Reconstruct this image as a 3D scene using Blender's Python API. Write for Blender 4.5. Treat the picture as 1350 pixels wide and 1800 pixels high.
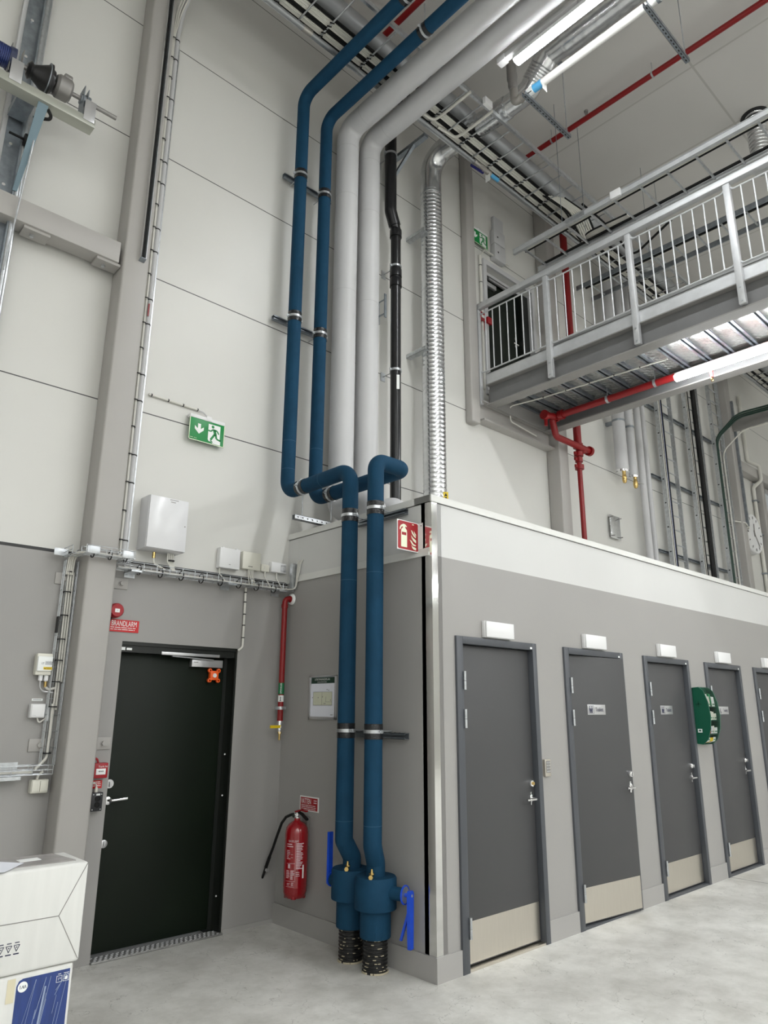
import bpy, bmesh, math, random
from mathutils import Vector as V, Matrix
from math import sin, cos, pi, radians, sqrt
random.seed(7)
sc = bpy.context.scene
for o in list(bpy.data.objects): bpy.data.objects.remove(o)

# ------------------------------------------------------------------ camera
CAM = V((-3.5789, -5.0835, 1.6))
F = 1250.74
R0 = V((0.73142131, -0.68190504, 0.00532794))      # image right
R1 = V((0.18538778, 0.1913187, -0.96386126))       # image down
R2 = V((0.65624252, 0.7059764, 0.26635143))        # view direction
cd = bpy.data.cameras.new('camera'); cam = bpy.data.objects.new('camera', cd)
sc.collection.objects.link(cam); sc.camera = cam
cam.matrix_world = Matrix(((R0.x, -R1.x, -R2.x, CAM.x), (R0.y, -R1.y, -R2.y, CAM.y), (R0.z, -R1.z, -R2.z, CAM.z), (0, 0, 0, 1)))
cd.sensor_fit = 'VERTICAL'; cd.sensor_height = 24.0; cd.lens = F / 1800 * 24.0
cd.clip_start = 0.05; cd.clip_end = 100

# ------------------------------------------------------------------ world and exposure
w = bpy.data.worlds.new('world'); sc.world = w; w.use_nodes = True
w.node_tree.nodes['Background'].inputs[0].default_value = (0.8, 0.85, 0.9, 1)
w.node_tree.nodes['Background'].inputs[1].default_value = 0.15
sc.view_settings.view_transform = 'Standard'; sc.view_settings.look = 'None'
sc.view_settings.gamma = 1; sc.view_settings.use_curve_mapping = False
sc.view_settings.exposure = 0.0
LAMP = 86.0                       # radiance of the tube lamps' diffusers
LAMP_COL = (0.96, 0.985, 1.0)

def at(px, py, x=None, y=None, z=None):
    """The point of the plane x=.., y=.. or z=.. that the photo shows at pixel px, py."""
    d = R0 * ((px - 675) / F) + R1 * ((py - 900) / F) + R2
    i, v = (0, x) if x is not None else (1, y) if y is not None else (2, z)
    return CAM + d * ((v - CAM[i]) / d[i])

# ------------------------------------------------------------------ materials
def srgb(r, g, b):
    f = lambda c: c / 12.92 if c <= 0.04045 else ((c + 0.055) / 1.055) ** 2.4
    return (f(r / 255), f(g / 255), f(b / 255), 1)
def mat(name, col, rough=0.5, metal=0.0, noise=0.0, nscale=20, bump=0.0, bscale=60, spec=0.5, coat=0.0, emit=None, alpha=None, trans=0.0, stretch=None):
    m = bpy.data.materials.new(name); m.use_nodes = True
    nt = m.node_tree; b = nt.nodes['Principled BSDF']; L = nt.links
    if len(col) == 3: col = (*col, 1)
    b.inputs['Base Color'].default_value = col
    b.inputs['Roughness'].default_value = rough; b.inputs['Metallic'].default_value = metal
    b.inputs['Specular IOR Level'].default_value = spec; b.inputs['Coat Weight'].default_value = coat
    b.inputs['Transmission Weight'].default_value = trans
    tc = nt.nodes.new('ShaderNodeTexCoord'); src = tc.outputs['Object']
    if stretch:
        mp = nt.nodes.new('ShaderNodeMapping'); mp.inputs['Scale'].default_value = stretch
        L.new(src, mp.inputs[0]); src = mp.outputs[0]
    if noise:
        n = nt.nodes.new('ShaderNodeTexNoise'); n.inputs['Scale'].default_value = nscale; n.inputs['Detail'].default_value = 6
        L.new(src, n.inputs['Vector'])
        r = nt.nodes.new('ShaderNodeValToRGB'); e = r.color_ramp.elements
        e[0].position = 0.3; e[1].position = 0.7
        e[0].color = tuple(c * (1 - noise) for c in col[:3]) + (1,); e[1].color = tuple(min(1, c * (1 + noise)) for c in col[:3]) + (1,)
        L.new(n.outputs['Fac'], r.inputs[0]); L.new(r.outputs[0], b.inputs['Base Color'])
    if bump:
        n2 = nt.nodes.new('ShaderNodeTexNoise'); n2.inputs['Scale'].default_value = bscale; n2.inputs['Detail'].default_value = 4
        L.new(src, n2.inputs['Vector'])
        bp = nt.nodes.new('ShaderNodeBump'); bp.inputs['Strength'].default_value = bump; bp.inputs['Distance'].default_value = 0.01
        L.new(n2.outputs['Fac'], bp.inputs['Height']); L.new(bp.outputs[0], b.inputs['Normal'])
    if emit:
        b.inputs['Emission Color'].default_value = (*LAMP_COL, 1); b.inputs['Emission Strength'].default_value = emit
    return m
M = {}
M['column'] = mat('column_paint', srgb(170, 167, 163), 0.45, noise=0.02, nscale=4)
M['grey'] = mat('grey_paint', srgb(162, 160, 157), 0.5, noise=0.02, nscale=3)
M['plaster_white'] = mat('white_room_wall', srgb(214, 213, 208), 0.6)
M['coping'] = mat('white_coping', srgb(216, 216, 212), 0.4)
M['blue'] = mat('blue_pipe_insulation', srgb(20, 61, 87), 0.75, noise=0.10, nscale=7, bump=0.2, bscale=180, spec=0.2)
M['sheath'] = mat('grey_pipe_sheath', srgb(194, 194, 195), 0.48, noise=0.015, nscale=3)
M['black'] = mat('black_plastic', (0.008, 0.008, 0.009), 0.28)
M['rubber'] = mat('black_rubber', (0.007, 0.007, 0.007), 0.6, spec=0.3)
M['tape'] = mat('black_tape', (0.010, 0.011, 0.013), 0.16, bump=0.4, bscale=90)
M['sleeve'] = mat('ribbed_black_sleeve', (0.012, 0.012, 0.012), 0.32)
M['galv'] = mat('galvanised_steel', (0.56, 0.58, 0.60), 0.36, 0.9, noise=0.14, nscale=28)
M['galvdark'] = mat('dull_galvanised_steel', (0.30, 0.33, 0.36), 0.42, 0.85, noise=0.18, nscale=18)
M['rail'] = mat('bridge_galvanised', (0.60, 0.61, 0.62), 0.5, 0.55, noise=0.06, nscale=12)
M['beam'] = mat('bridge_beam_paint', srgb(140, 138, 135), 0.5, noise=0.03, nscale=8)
M['chrome'] = mat('polished_chrome', (0.85, 0.85, 0.86), 0.10, 1.0)
M['stainless'] = mat('brushed_stainless', (0.66, 0.62, 0.55), 0.34, 1.0, noise=0.04, nscale=6, stretch=(60, 1, 1))
M['mirror'] = mat('stainless_corner_guard', (0.72, 0.72, 0.70), 0.10, 1.0)
M['foil'] = mat('spiral_duct_steel', (0.70, 0.71, 0.72), 0.22, 0.95, noise=0.12, nscale=14)
M['red'] = mat('red_pipe_paint', srgb(132, 14, 18), 0.38)
M['redsign'] = mat('red_sign', srgb(196, 28, 32), 0.4)
M['darkred'] = mat('dark_red_sign', srgb(158, 22, 32), 0.4)
M['extred'] = mat('extinguisher_red', srgb(140, 8, 20), 0.2, coat=0.5)
M['door'] = mat('grey_door_leaf', srgb(68, 68, 69), 0.5)
M['frame'] = mat('bluegrey_door_frame', srgb(74, 77, 82), 0.4)
M['greendoor'] = mat('dark_green_door', srgb(5, 17, 5), 0.5, spec=0.3, noise=0.15, nscale=3)
M['greenframe'] = mat('dark_green_frame', srgb(16, 20, 16), 0.4)
M['green'] = mat('exit_sign_green', srgb(0, 132, 62), 0.35)
M['aidgreen'] = mat('first_aid_green', srgb(10, 84, 62), 0.4)
M['white'] = mat('white_plastic', srgb(228, 228, 228), 0.35)
M['signwhite'] = mat('sign_white', srgb(238, 240, 238), 0.4)
M['enamel'] = mat('white_enamel', srgb(226, 226, 228), 0.18)
M['cream'] = mat('cream_plastic', srgb(222, 220, 208), 0.4)
M['cable'] = mat('white_cable', srgb(214, 212, 204), 0.45)
M['greencable'] = mat('green_cable', srgb(8, 48, 36), 0.4)
M['brass'] = mat('brass', (0.66, 0.47, 0.18), 0.25, 1.0)
M['handleblue'] = mat('blue_handle', srgb(22, 74, 200), 0.35)
M['valveblue'] = mat('dark_blue_handle', srgb(16, 18, 96), 0.4)
M['yellow'] = mat('yellow_plastic', srgb(228, 196, 24), 0.4)
M['orange'] = mat('orange_plastic', srgb(240, 96, 30), 0.4)
M['labelblue'] = mat('blue_label', srgb(86, 168, 216), 0.4)
M['labelgreen'] = mat('green_label', srgb(20, 110, 66), 0.4)
M['paper'] = mat('paper', srgb(226, 228, 236), 0.7)
M['ink'] = mat('dark_ink', srgb(38, 40, 70), 0.6)
M['inkblack'] = mat('black_ink', (0.012, 0.012, 0.012), 0.6)
M['carton'] = mat('white_carton', srgb(214, 214, 210), 0.6, noise=0.035, nscale=5, stretch=(6, 1, 0.6))
M['crease'] = mat('carton_crease', srgb(132, 130, 126), 0.7)
M['cartonblue'] = mat('blue_carton_print', srgb(30, 56, 118), 0.3, noise=0.16, nscale=10, stretch=(9, 1, 1), coat=0.3)
M['wrap'] = mat('stretch_wrap_fold', srgb(150, 164, 190), 0.25)
M['pouch'] = mat('grey_document_pouch', srgb(158, 154, 152), 0.2, noise=0.2, nscale=12)
M['tan'] = mat('tan_tape', srgb(212, 204, 176), 0.5)
M['darkbox'] = mat('black_switch_box', srgb(30, 31, 35), 0.4)
M['alu'] = mat('silver_anodised', (0.62, 0.62, 0.63), 0.35, 0.8)
M['spring'] = mat('blue_coil_spring', srgb(42, 56, 110), 0.3, 0.2)
M['drum'] = mat('black_cable_drum', (0.014, 0.014, 0.015), 0.35)
M['cast'] = mat('cast_aluminium', (0.30, 0.29, 0.28), 0.45, 0.6)
M['yzinc'] = mat('yellow_passivated_steel', srgb(180, 182, 172), 0.35, 0.45)
M['ventgrey'] = mat('painted_vent_duct', (0.34, 0.35, 0.36), 0.4, 0.6)
M['drain'] = mat('white_drain_pipe', srgb(232, 232, 228), 0.35)
M['drainfit'] = mat('metal_press_fitting', (0.42, 0.40, 0.37), 0.4, 0.7)
M['lum'] = mat('luminous_sign_cream', srgb(236, 240, 214), 0.5)
M['lamp'] = mat('tube_lamp_diffuser', (0.9, 0.9, 0.9), 0.4, emit=LAMP)
M['treadbright'] = mat('worn_tread_plate', (0.30, 0.30, 0.29), 0.45, 0.6, noise=0.2, nscale=30)
M['beamweb_shaded'] = mat('bridge_beam_web_shaded', srgb(112, 112, 112), 0.55, noise=0.05, nscale=8)  # darker copy of the beam colour: shade of the recessed web painted in
M['residue'] = mat('dry_foam_residue', srgb(186, 176, 152), 0.9)

def glass_mat():
    m = bpy.data.materials.new('clear_acrylic'); m.use_nodes = True
    b = m.node_tree.nodes['Principled BSDF']
    b.inputs['Roughness'].default_value = 0.03; b.inputs['Transmission Weight'].default_value = 1.0; b.inputs['IOR'].default_value = 1.1
    b.inputs['Base Color'].default_value = (0.92, 0.95, 0.94, 1)
    return m
M['glass'] = glass_mat()

def banded_wall(name, white, grey, zb, seams):
    """painted sandwich panels: grey up to zb, white above, thin dark joints at fixed heights"""
    m = bpy.data.materials.new(name); m.use_nodes = True
    nt = m.node_tree; b = nt.nodes['Principled BSDF']; L = nt.links; N = nt.nodes.new
    b.inputs['Roughness'].default_value = 0.42
    g = N('ShaderNodeNewGeometry'); s = N('ShaderNodeSeparateXYZ'); L.new(g.outputs['Position'], s.inputs[0])
    gt = N('ShaderNodeMath'); gt.operation = 'GREATER_THAN'; gt.inputs[1].default_value = zb; L.new(s.outputs['Z'], gt.inputs[0])
    n = N('ShaderNodeTexNoise'); n.inputs['Scale'].default_value = 1.3; n.inputs['Detail'].default_value = 5
    L.new(g.outputs['Position'], n.inputs['Vector'])
    mx = N('ShaderNodeMix'); mx.data_type = 'RGBA'; mx.inputs['A'].default_value = grey; mx.inputs['B'].default_value = white
    L.new(gt.outputs[0], mx.inputs['Factor'])
    col = mx.outputs['Result']
    mv = N('ShaderNodeMix'); mv.data_type = 'RGBA'; mv.blend_type = 'MULTIPLY'; mv.inputs['Factor'].default_value = 0.10
    L.new(col, mv.inputs['A']); L.new(n.outputs['Fac'], mv.inputs['B']); col = mv.outputs['Result']
    for z, h, dark in seams:
        a = N('ShaderNodeMath'); a.operation = 'COMPARE'; a.inputs[1].default_value = z; a.inputs[2].default_value = h
        L.new(s.outputs['Z'], a.inputs[0])
        k = N('ShaderNodeMix'); k.data_type = 'RGBA'; k.inputs['B'].default_value = (dark, dark, dark, 1)
        L.new(a.outputs[0], k.inputs['Factor']); L.new(col, k.inputs['A']); col = k.outputs['Result']
    L.new(col, b.inputs['Base Color'])
    return m
WHITE = srgb(216, 215, 210); GREY = srgb(158, 156, 153)
M['wallback'] = banded_wall('back_wall_panels', WHITE, GREY, 2.632, [(2.641, 0.011, 0.012)] + [(2.636 + 1.1965 * k, 0.0045, 0.06) for k in range(1, 6)])
M['wallblock'] = banded_wall('room_block_panels', srgb(208, 208, 206), GREY, 2.643, [(3.031, 0.003, 0.10)])

def ceiling_mat():
    m = bpy.data.materials.new('ceiling_sheets'); m.use_nodes = True
    nt = m.node_tree; b = nt.nodes['Principled BSDF']; L = nt.links; N = nt.nodes.new
    b.inputs['Roughness'].default_value = 0.8
    g = N('ShaderNodeNewGeometry'); s = N('ShaderNodeSeparateXYZ'); L.new(g.outputs['Position'], s.inputs[0])
    n = N('ShaderNodeTexNoise'); n.inputs['Scale'].default_value = 0.8; L.new(g.outputs['Position'], n.inputs['Vector'])
    r = N('ShaderNodeValToRGB'); r.color_ramp.elements[0].color = srgb(192, 190, 186); r.color_ramp.elements[1].color = srgb(206, 204, 200)
    L.new(n.outputs['Fac'], r.inputs[0]); col = r.outputs[0]
    for ax, per, off in (('X', 1.2, 0.35), ('Y', 2.6, 0.4)):
        a = N('ShaderNodeMath'); a.operation = 'ADD'; a.inputs[1].default_value = 40 + off; L.new(s.outputs[ax], a.inputs[0])
        d = N('ShaderNodeMath'); d.operation = 'MODULO'; d.inputs[1].default_value = per; L.new(a.outputs[0], d.inputs[0])
        c = N('ShaderNodeMath'); c.operation = 'COMPARE'; c.inputs[1].default_value = per / 2; c.inputs[2].default_value = 0.012; L.new(d.outputs[0], c.inputs[0])
        k = N('ShaderNodeMix'); k.data_type = 'RGBA'; k.inputs['B'].default_value = srgb(180, 178, 173)
        L.new(c.outputs[0], k.inputs['Factor']); L.new(col, k.inputs['A']); col = k.outputs['Result']
    L.new(col, b.inputs['Base Color']); return m
M['ceiling'] = ceiling_mat()

def concrete():
    m = bpy.data.materials.new('polished_concrete'); m.use_nodes = True
    nt = m.node_tree; b = nt.nodes['Principled BSDF']; L = nt.links; N = nt.nodes.new
    g = N('ShaderNodeNewGeometry'); s = N('ShaderNodeSeparateXYZ'); L.new(g.outputs['Position'], s.inputs[0])
    def noise(sc_, det, rough=0.6):
        n = N('ShaderNodeTexNoise'); n.inputs['Scale'].default_value = sc_; n.inputs['Detail'].default_value = det; n.inputs['Roughness'].default_value = rough
        L.new(g.outputs['Position'], n.inputs['Vector']); return n.outputs['Fac']
    def ramp(src, p0, c0, p1, c1):
        r = N('ShaderNodeValToRGB'); e = r.color_ramp.elements
        e[0].position = p0; e[0].color = c0; e[1].position = p1; e[1].color = c1
        L.new(src, r.inputs[0]); return r.outputs[0]
    col = ramp(noise(1.4, 8), 0.32, srgb(190, 188, 182), 0.68, srgb(222, 221, 216))
    def mul(col, other, f):
        k = N('ShaderNodeMix'); k.data_type = 'RGBA'; k.blend_type = 'MULTIPLY'; k.inputs['Factor'].default_value = f
        L.new(col, k.inputs['A']); L.new(other, k.inputs['B']); return k.outputs['Result']
    col = mul(col, ramp(noise(5, 10, 0.7), 0.35, (0.72, 0.72, 0.70, 1), 0.6, (1, 1, 1, 1)), 0.7)
    col = mul(col, ramp(noise(26, 6), 0.30, (0.5, 0.49, 0.46, 1), 0.36, (1, 1, 1, 1)), 0.45)
    # hairline cracks: thin bands where a warped coordinate crosses fixed values
    nz = N('ShaderNodeTexNoise'); nz.inputs['Scale'].default_value = 2.2; nz.inputs['Detail'].default_value = 5
    L.new(g.outputs['Position'], nz.inputs['Vector'])
    c = N('ShaderNodeMath'); c.operation = 'COMPARE'; c.inputs[1].default_value = 0.47; c.inputs[2].default_value = 0.0016; L.new(nz.outputs['Fac'], c.inputs[0])
    k = N('ShaderNodeMix'); k.data_type = 'RGBA'; k.inputs['B'].default_value = srgb(120, 118, 112)
    hf = N('ShaderNodeMath'); hf.operation = 'MULTIPLY'; hf.inputs[1].default_value = 0.45; L.new(c.outputs[0], hf.inputs[0])
    L.new(hf.outputs[0], k.inputs['Factor']); L.new(col, k.inputs['A']); col = k.outputs['Result']
    # saw-cut joint running away from the toilet doors
    j = N('ShaderNodeMath'); j.operation = 'COMPARE'; j.inputs[1].default_value = 4.27; j.inputs[2].default_value = 0.008; L.new(s.outputs['X'], j.inputs[0])
    k2 = N('ShaderNodeMix'); k2.data_type = 'RGBA'; k2.inputs['B'].default_value = srgb(96, 94, 90)
    L.new(j.outputs[0], k2.inputs['Factor']); L.new(col, k2.inputs['A']); col = k2.outputs['Result']
    L.new(col, b.inputs['Base Color'])
    rr = N('ShaderNodeMapRange'); rr.inputs['To Min'].default_value = 0.32; rr.inputs['To Max'].default_value = 0.6
    L.new(noise(4, 6), rr.inputs['Value']); L.new(rr.outputs[0], b.inputs['Roughness'])
    return m
M['concrete'] = concrete()

M['tread'] = mat('checker_plate', (0.55, 0.55, 0.53), 0.36, 0.8, noise=0.08, nscale=20)

# ------------------------------------------------------------------ mesh builder
def perp(d):
    a = V((0, 0, 1)) if abs(d.z) < 0.9 else V((1, 0, 0))
    u = d.cross(a).normalized(); return u, d.cross(u).normalized()
def fillet(pts, r, n=8):
    pts = [V(p) for p in pts]; out = [pts[0]]
    for i in range(1, len(pts) - 1):
        p = pts[i]; a = pts[i - 1] - p; b = pts[i + 1] - p
        la, lb = a.length, b.length; a.normalize(); b.normalize()
        ang = a.angle(b)
        if ang > pi - 0.02: out.append(p); continue
        t = min(r / math.tan(ang / 2), la * 0.49, lb * 0.49); rr = t * math.tan(ang / 2)
        c = p + (a + b).normalized() * (rr / sin(ang / 2))
        s, e = p + a * t - c, p + b * t - c
        w = s.angle(e)
        for k in range(n + 1):
            f = k / n; out.append(c + (s * sin((1 - f) * w) + e * sin(f * w)) / sin(w))
    out.append(pts[-1]); return out
class MB:
    def __init__(s): s.v = []; s.f = []
    def add(s, vs, fs):
        o = len(s.v); s.v += [V(p) for p in vs]; s.f += [tuple(i + o for i in f) for f in fs]; return s
    def box(s, a, b, bev=0.0, seg=2):
        a, b = V(a), V(b)
        lo = V((min(a.x, b.x), min(a.y, b.y), min(a.z, b.z))); hi = V((max(a.x, b.x), max(a.y, b.y), max(a.z, b.z)))
        return s.obox((lo + hi) / 2, (hi - lo) / 2, bev=bev, seg=seg)
    def obox(s, c, h, ax=None, bev=0.0, seg=2):
        c = V(c); X, Y, Z = ax if ax else (V((1, 0, 0)), V((0, 1, 0)), V((0, 0, 1)))
        if bev:
            bm = bmesh.new(); bmesh.ops.create_cube(bm, size=2)
            for q in bm.verts: q.co = V((q.co.x * h[0], q.co.y * h[1], q.co.z * h[2]))
            bmesh.ops.bevel(bm, geom=list(bm.edges), offset=min(bev, min(h) * 0.95), segments=seg, affect='EDGES', profile=0.5)
            bm.verts.index_update()
            s.add([c + X * q.co.x + Y * q.co.y + Z * q.co.z for q in bm.verts], [[q.index for q in f.verts] for f in bm.faces]); bm.free()
            return s
        vs = [c + X * (h[0] * i) + Y * (h[1] * j) + Z * (h[2] * k) for i in (-1, 1) for j in (-1, 1) for k in (-1, 1)]
        return s.add(vs, [(0, 1, 3, 2), (4, 6, 7, 5), (0, 4, 5, 1), (2, 3, 7, 6), (0, 2, 6, 4), (1, 5, 7, 3)])
    def bar(s, p, q, wd, ht, up=(0, 0, 1), bev=0.0):
        p, q = V(p), V(q); d = (q - p); l = d.length; d.normalize(); up = V(up)
        sd = d.cross(up)
        if sd.length < 1e-4: sd = d.cross(V((0, 1, 0)))
        sd.normalize(); u = sd.cross(d).normalized()
        return s.obox((p + q) / 2, (l / 2, wd / 2, ht / 2), (d, sd, u), bev)
    def tube(s, pts, r, n=14, caps=True):
        pts = [V(p) for p in pts]; k = len(pts); rs = r if isinstance(r, (list, tuple)) else [r] * k
        d = (pts[1] - pts[0]).normalized(); u, w_ = perp(d); rings = []
        for i, p in enumerate(pts):
            t = (pts[min(i + 1, k - 1)] - pts[max(i - 1, 0)])
            if t.length < 1e-9: t = d
            t = t.normalized()
            u = (u - t * u.dot(t))
            u = u.normalized() if u.length > 1e-6 else perp(t)[0]
            w_ = t.cross(u); rings.append([p + (u * cos(2 * pi * j / n) + w_ * sin(2 * pi * j / n)) * rs[i] for j in range(n)])
        vs = [q for rg in rings for q in rg]; fs = []
        for i in range(k - 1):
            for j in range(n): fs.append((i * n + j, i * n + (j + 1) % n, (i + 1) * n + (j + 1) % n, (i + 1) * n + j))
        if caps: fs += [tuple(range(n - 1, -1, -1)), tuple((k - 1) * n + j for j in range(n))]
        return s.add(vs, fs)
    def cyl(s, p, q, r, n=20, r2=None): return s.tube([p, q], [r, r if r2 is None else r2], n)
    def lathe(s, prof, o, axis=(0, 0, 1), n=28):
        o = V(o); a = V(axis).normalized(); u, w_ = perp(a); vs = []; fs = []
        for r, h in prof: vs += [o + a * h + (u * cos(2 * pi * j / n) + w_ * sin(2 * pi * j / n)) * max(r, 1e-5) for j in range(n)]
        for i in range(len(prof) - 1):
            for j in range(n): fs.append((i * n + j, i * n + (j + 1) % n, (i + 1) * n + (j + 1) % n, (i + 1) * n + j))
        if prof[0] != prof[-1]:
            fs += [tuple(range(n - 1, -1, -1)), tuple((len(prof) - 1) * n + j for j in range(n))]
        return s.add(vs, fs)
    def band(s, o, axis, ri, ro, h, n=28):
        """flat ring round a pipe"""
        return s.lathe([(ri, -h / 2), (ro, -h / 2), (ro, h / 2), (ri, h / 2), (ri, -h / 2)], o, axis, n)
    def prism(s, poly, vec):
        k = len(poly); vec = V(vec); poly = [V(p) for p in poly]
        return s.add(poly + [p + vec for p in poly], [tuple(range(k - 1, -1, -1)), tuple(range(k, 2 * k))] + [(i, (i + 1) % k, (i + 1) % k + k, i + k) for i in range(k)])
def mesh_obj(name, mb, m, loc, smooth=35):
    me = bpy.data.meshes.new(name); loc = V(loc)
    me.from_pydata([tuple(p - loc) for p in mb.v], [], mb.f)
    bm = bmesh.new(); bm.from_mesh(me); bmesh.ops.recalc_face_normals(bm, faces=bm.faces); bm.to_mesh(me); bm.free()
    me.materials.append(M[m] if isinstance(m, str) else m)
    if smooth:
        me.polygons.foreach_set('use_smooth', [True] * len(me.polygons)); me.set_sharp_from_angle(angle=radians(smooth))
    o = bpy.data.objects.new(name, me); sc.collection.objects.link(o); return o
def tag(o, label=None, cat=None, group=None, kind=None):
    for k, v in (('label', label), ('category', cat), ('group', group), ('kind', kind)):
        if v: o[k] = v
    return o
class Thing:
    """an Empty at the thing's base that parents its parts"""
    def __init__(s, name, label, cat, loc, group=None, kind=None):
        s.loc = V(loc); s.o = bpy.data.objects.new(name, None); s.o.empty_display_size = 0.1
        sc.collection.objects.link(s.o); s.o.location = s.loc; tag(s.o, label, cat, group, kind)
    def p(s, name, mb, m, parent=None, label=None, smooth=35):
        o = mesh_obj(name, mb, m, s.loc, smooth); o.parent = parent or s.o
        if label: o['label'] = label
        return o
def solo(name, mb, m, label, cat, group=None, loc=None, kind=None, smooth=35):
    if loc is None:
        loc = V((sum(p.x for p in mb.v), sum(p.y for p in mb.v), 0)) / len(mb.v); loc.z = min(p.z for p in mb.v)
    o = mesh_obj(name, mb, m, loc, smooth); o.location = loc; return tag(o, label, cat, group, kind)
def struct(name, mb, m, label=None, smooth=35):
    o = mesh_obj(name, mb, m, (0, 0, 0), smooth); tag(o, label, None, None, 'structure'); return o
def copy_thing(t, loc, label, group=None):
    def cp(o, par):
        c = o.copy(); sc.collection.objects.link(c); c.parent = par
        for ch in [q for q in bpy.data.objects if q.parent == o]: cp(ch, c)
        return c
    r = cp(t.o, None); r.location = V(loc); r['label'] = label
    if group: r['group'] = group
    return r

# flat drawing on a surface: P(u, v, d) with u along X, v along Y, d out of the surface
class Face:
    def __init__(s, o, X, Y): s.o, s.X, s.Y = V(o), V(X).normalized(), V(Y).normalized(); s.N = s.X.cross(s.Y)
    def P(s, u, v, d=0.0): return s.o + s.X * u + s.Y * v + s.N * d
    def rect(s, mb, u0, v0, u1, v1, d=0.001, t=0.0006): return mb.prism([s.P(u0, v0, d), s.P(u1, v0, d), s.P(u1, v1, d), s.P(u0, v1, d)], s.N * t)
    def poly(s, mb, uv, d=0.001, t=0.0006): return mb.prism([s.P(u, v, d) for u, v in uv], s.N * t)
    def disc(s, mb, u, v, r, d=0.001, t=0.0006, n=20): return s.poly(mb, [(u + r * cos(2 * pi * k / n), v + r * sin(2 * pi * k / n)) for k in range(n)], d, t)
    def line(s, mb, u0, v0, u1, v1, w_, d=0.001, t=0.0006):
        l = sqrt((u1 - u0) ** 2 + (v1 - v0) ** 2); a, b = -(v1 - v0) / l * w_ / 2, (u1 - u0) / l * w_ / 2
        return s.poly(mb, [(u0 - a, v0 - b), (u1 - a, v1 - b), (u1 + a, v1 + b), (u0 + a, v0 + b)], d, t)
    def text(s, mb, txt, u, v, size, d=0.001, t=0.0006, sx=1.0, align='LEFT', rot=0.0, wrap=None):
        c = bpy.data.curves.new('text', 'FONT'); c.body = txt; c.size = size; c.align_x = align; c.extrude = 0
        o = bpy.data.objects.new('text', c); sc.collection.objects.link(o)
        me = bpy.data.meshes.new_from_object(o.evaluated_get(bpy.context.evaluated_depsgraph_get()))
        bpy.data.objects.remove(o); bpy.data.curves.remove(c)
        cr, sr = cos(rot), sin(rot); pts = []
        for q in me.vertices:
            a, b = q.co.x * sx, q.co.y
            a, b = u + a * cr - b * sr, v + a * sr + b * cr
            pts.append(wrap(a, b) if wrap else s.P(a, b, d + t))
        mb.add(pts, [list(f.vertices) for f in me.polygons]); bpy.data.meshes.remove(me); return mb
    def lines(s, mb, u0, u1, v0, n, step, h, jitter=0.3, d=0.001):
        for k in range(n):
            x = u0
            while x < u1 - 0.003:
                l = random.uniform(0.35, 1.0) * (u1 - u0) * 0.3; e = min(u1, x + l)
                s.rect(mb, x, v0 - k * step, e, v0 - k * step + h, d); x = e + (u1 - u0) * 0.03
        return mb
def wallface(x, z, y=0.0): return Face((x, y, z), (1, 0, 0), (0, 0, 1))           # faces the hall (-y)
def sideface(y, z, x=0.0): return Face((x, y, z), (0, -1, 0), (0, 0, 1))          # faces left (-x)
def front(px, py, yy): p = at(px, py, y=yy); return p
# ================================================================== LARGE STRUCTURE
CEIL = 8.75; BX = 13.5; D = 1.729; H = 3.083
struct('floor', MB().box((-9, -14, -0.2), (16, 0.25, 0)), 'concrete')
struct('ceiling', MB().box((-9, -14, CEIL), (16, 0.25, CEIL + 0.2)), 'ceiling')
mb = MB()
D1L, D1R, D1T = -1.42, -0.46, 2.06
D2L, D2R, D2B, D2T = 2.93, 3.93, 5.36, 7.23
for a, b, c, d in ((-9, D1L, 0, CEIL), (D1L, D1R, D1T, CEIL), (D1R, D2L, 0, CEIL), (D2L, D2R, 0, D2B), (D2L, D2R, D2T, CEIL), (D2R, 16, 0, CEIL)):
    mb.box((a, 0, c), (b, 0.25, d))
struct('wall_back', mb, 'wallback', smooth=0)
struct('wall_left', MB().box((-9.2, -14, 0), (-9, 0.25, CEIL)), 'plaster_white')
struct('wall_right', MB().box((16, -14, 0), (16.2, 0.25, CEIL)), 'plaster_white')
struct('wall_front', MB().box((-9, -14.2, 0), (16, -14, CEIL)), 'plaster_white')
# room block with the toilets
struct('wall_block_side', MB().box((0, -D, 0), (0.1, 0, 3.034)), 'wallblock', smooth=0)
DX = [0.221, 1.552, 2.882, 4.214, 5.545]; DW, DH = 0.946, 2.098
mb = MB().box((0, -D, DH), (BX, -D + 0.1, 3.034)); xs = [0.0]
for x in DX: xs += [x, x + DW]
xs.append(BX)
for a, b in zip(xs[0::2], xs[1::2]): mb.box((a, -D, 0), (b, -D + 0.1, DH))
struct('wall_block_front', mb, 'wallblock', smooth=0)
struct('ceiling_block', MB().box((0.1, -D + 0.1, 2.95), (BX, 0, 3.03)), 'coping')
mb = MB().box((-0.012, -D - 0.012, 3.034), (BX, -D + 0.16, H)).box((-0.012, -D, 3.034), (0.16, 0, H))
struct('trim_1', mb, 'coping', 'white metal coping along the top of the room block')
struct('trim_2', MB().box((-0.014, -D + 0.02, 2.643), (0, 0, 2.668)).box((-0.006, -D + 0.02, 2.668), (0, -0.02, 2.70)), 'coping', 'white ledge under the white band of the room block side')
mb = MB().box((-0.004, -D - 0.004, 0.141), (0.055, -D, 3.034)).box((-0.004, -D, 0.141), (0, -D + 0.06, 3.034))
struct('trim_3', mb, 'mirror', 'polished stainless corner guard on the room block', smooth=0)
struct('baseboard_side', MB().box((-0.014, -D - 0.014, 0), (0, 0, 0.141)), 'grey')
for a, b in zip(xs[0::2], xs[1::2]):
    mb = MB().box((a, -D - 0.014, 0), (b, -D, 0.141)); ob = struct('baseboard_front', mb, 'grey')
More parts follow.
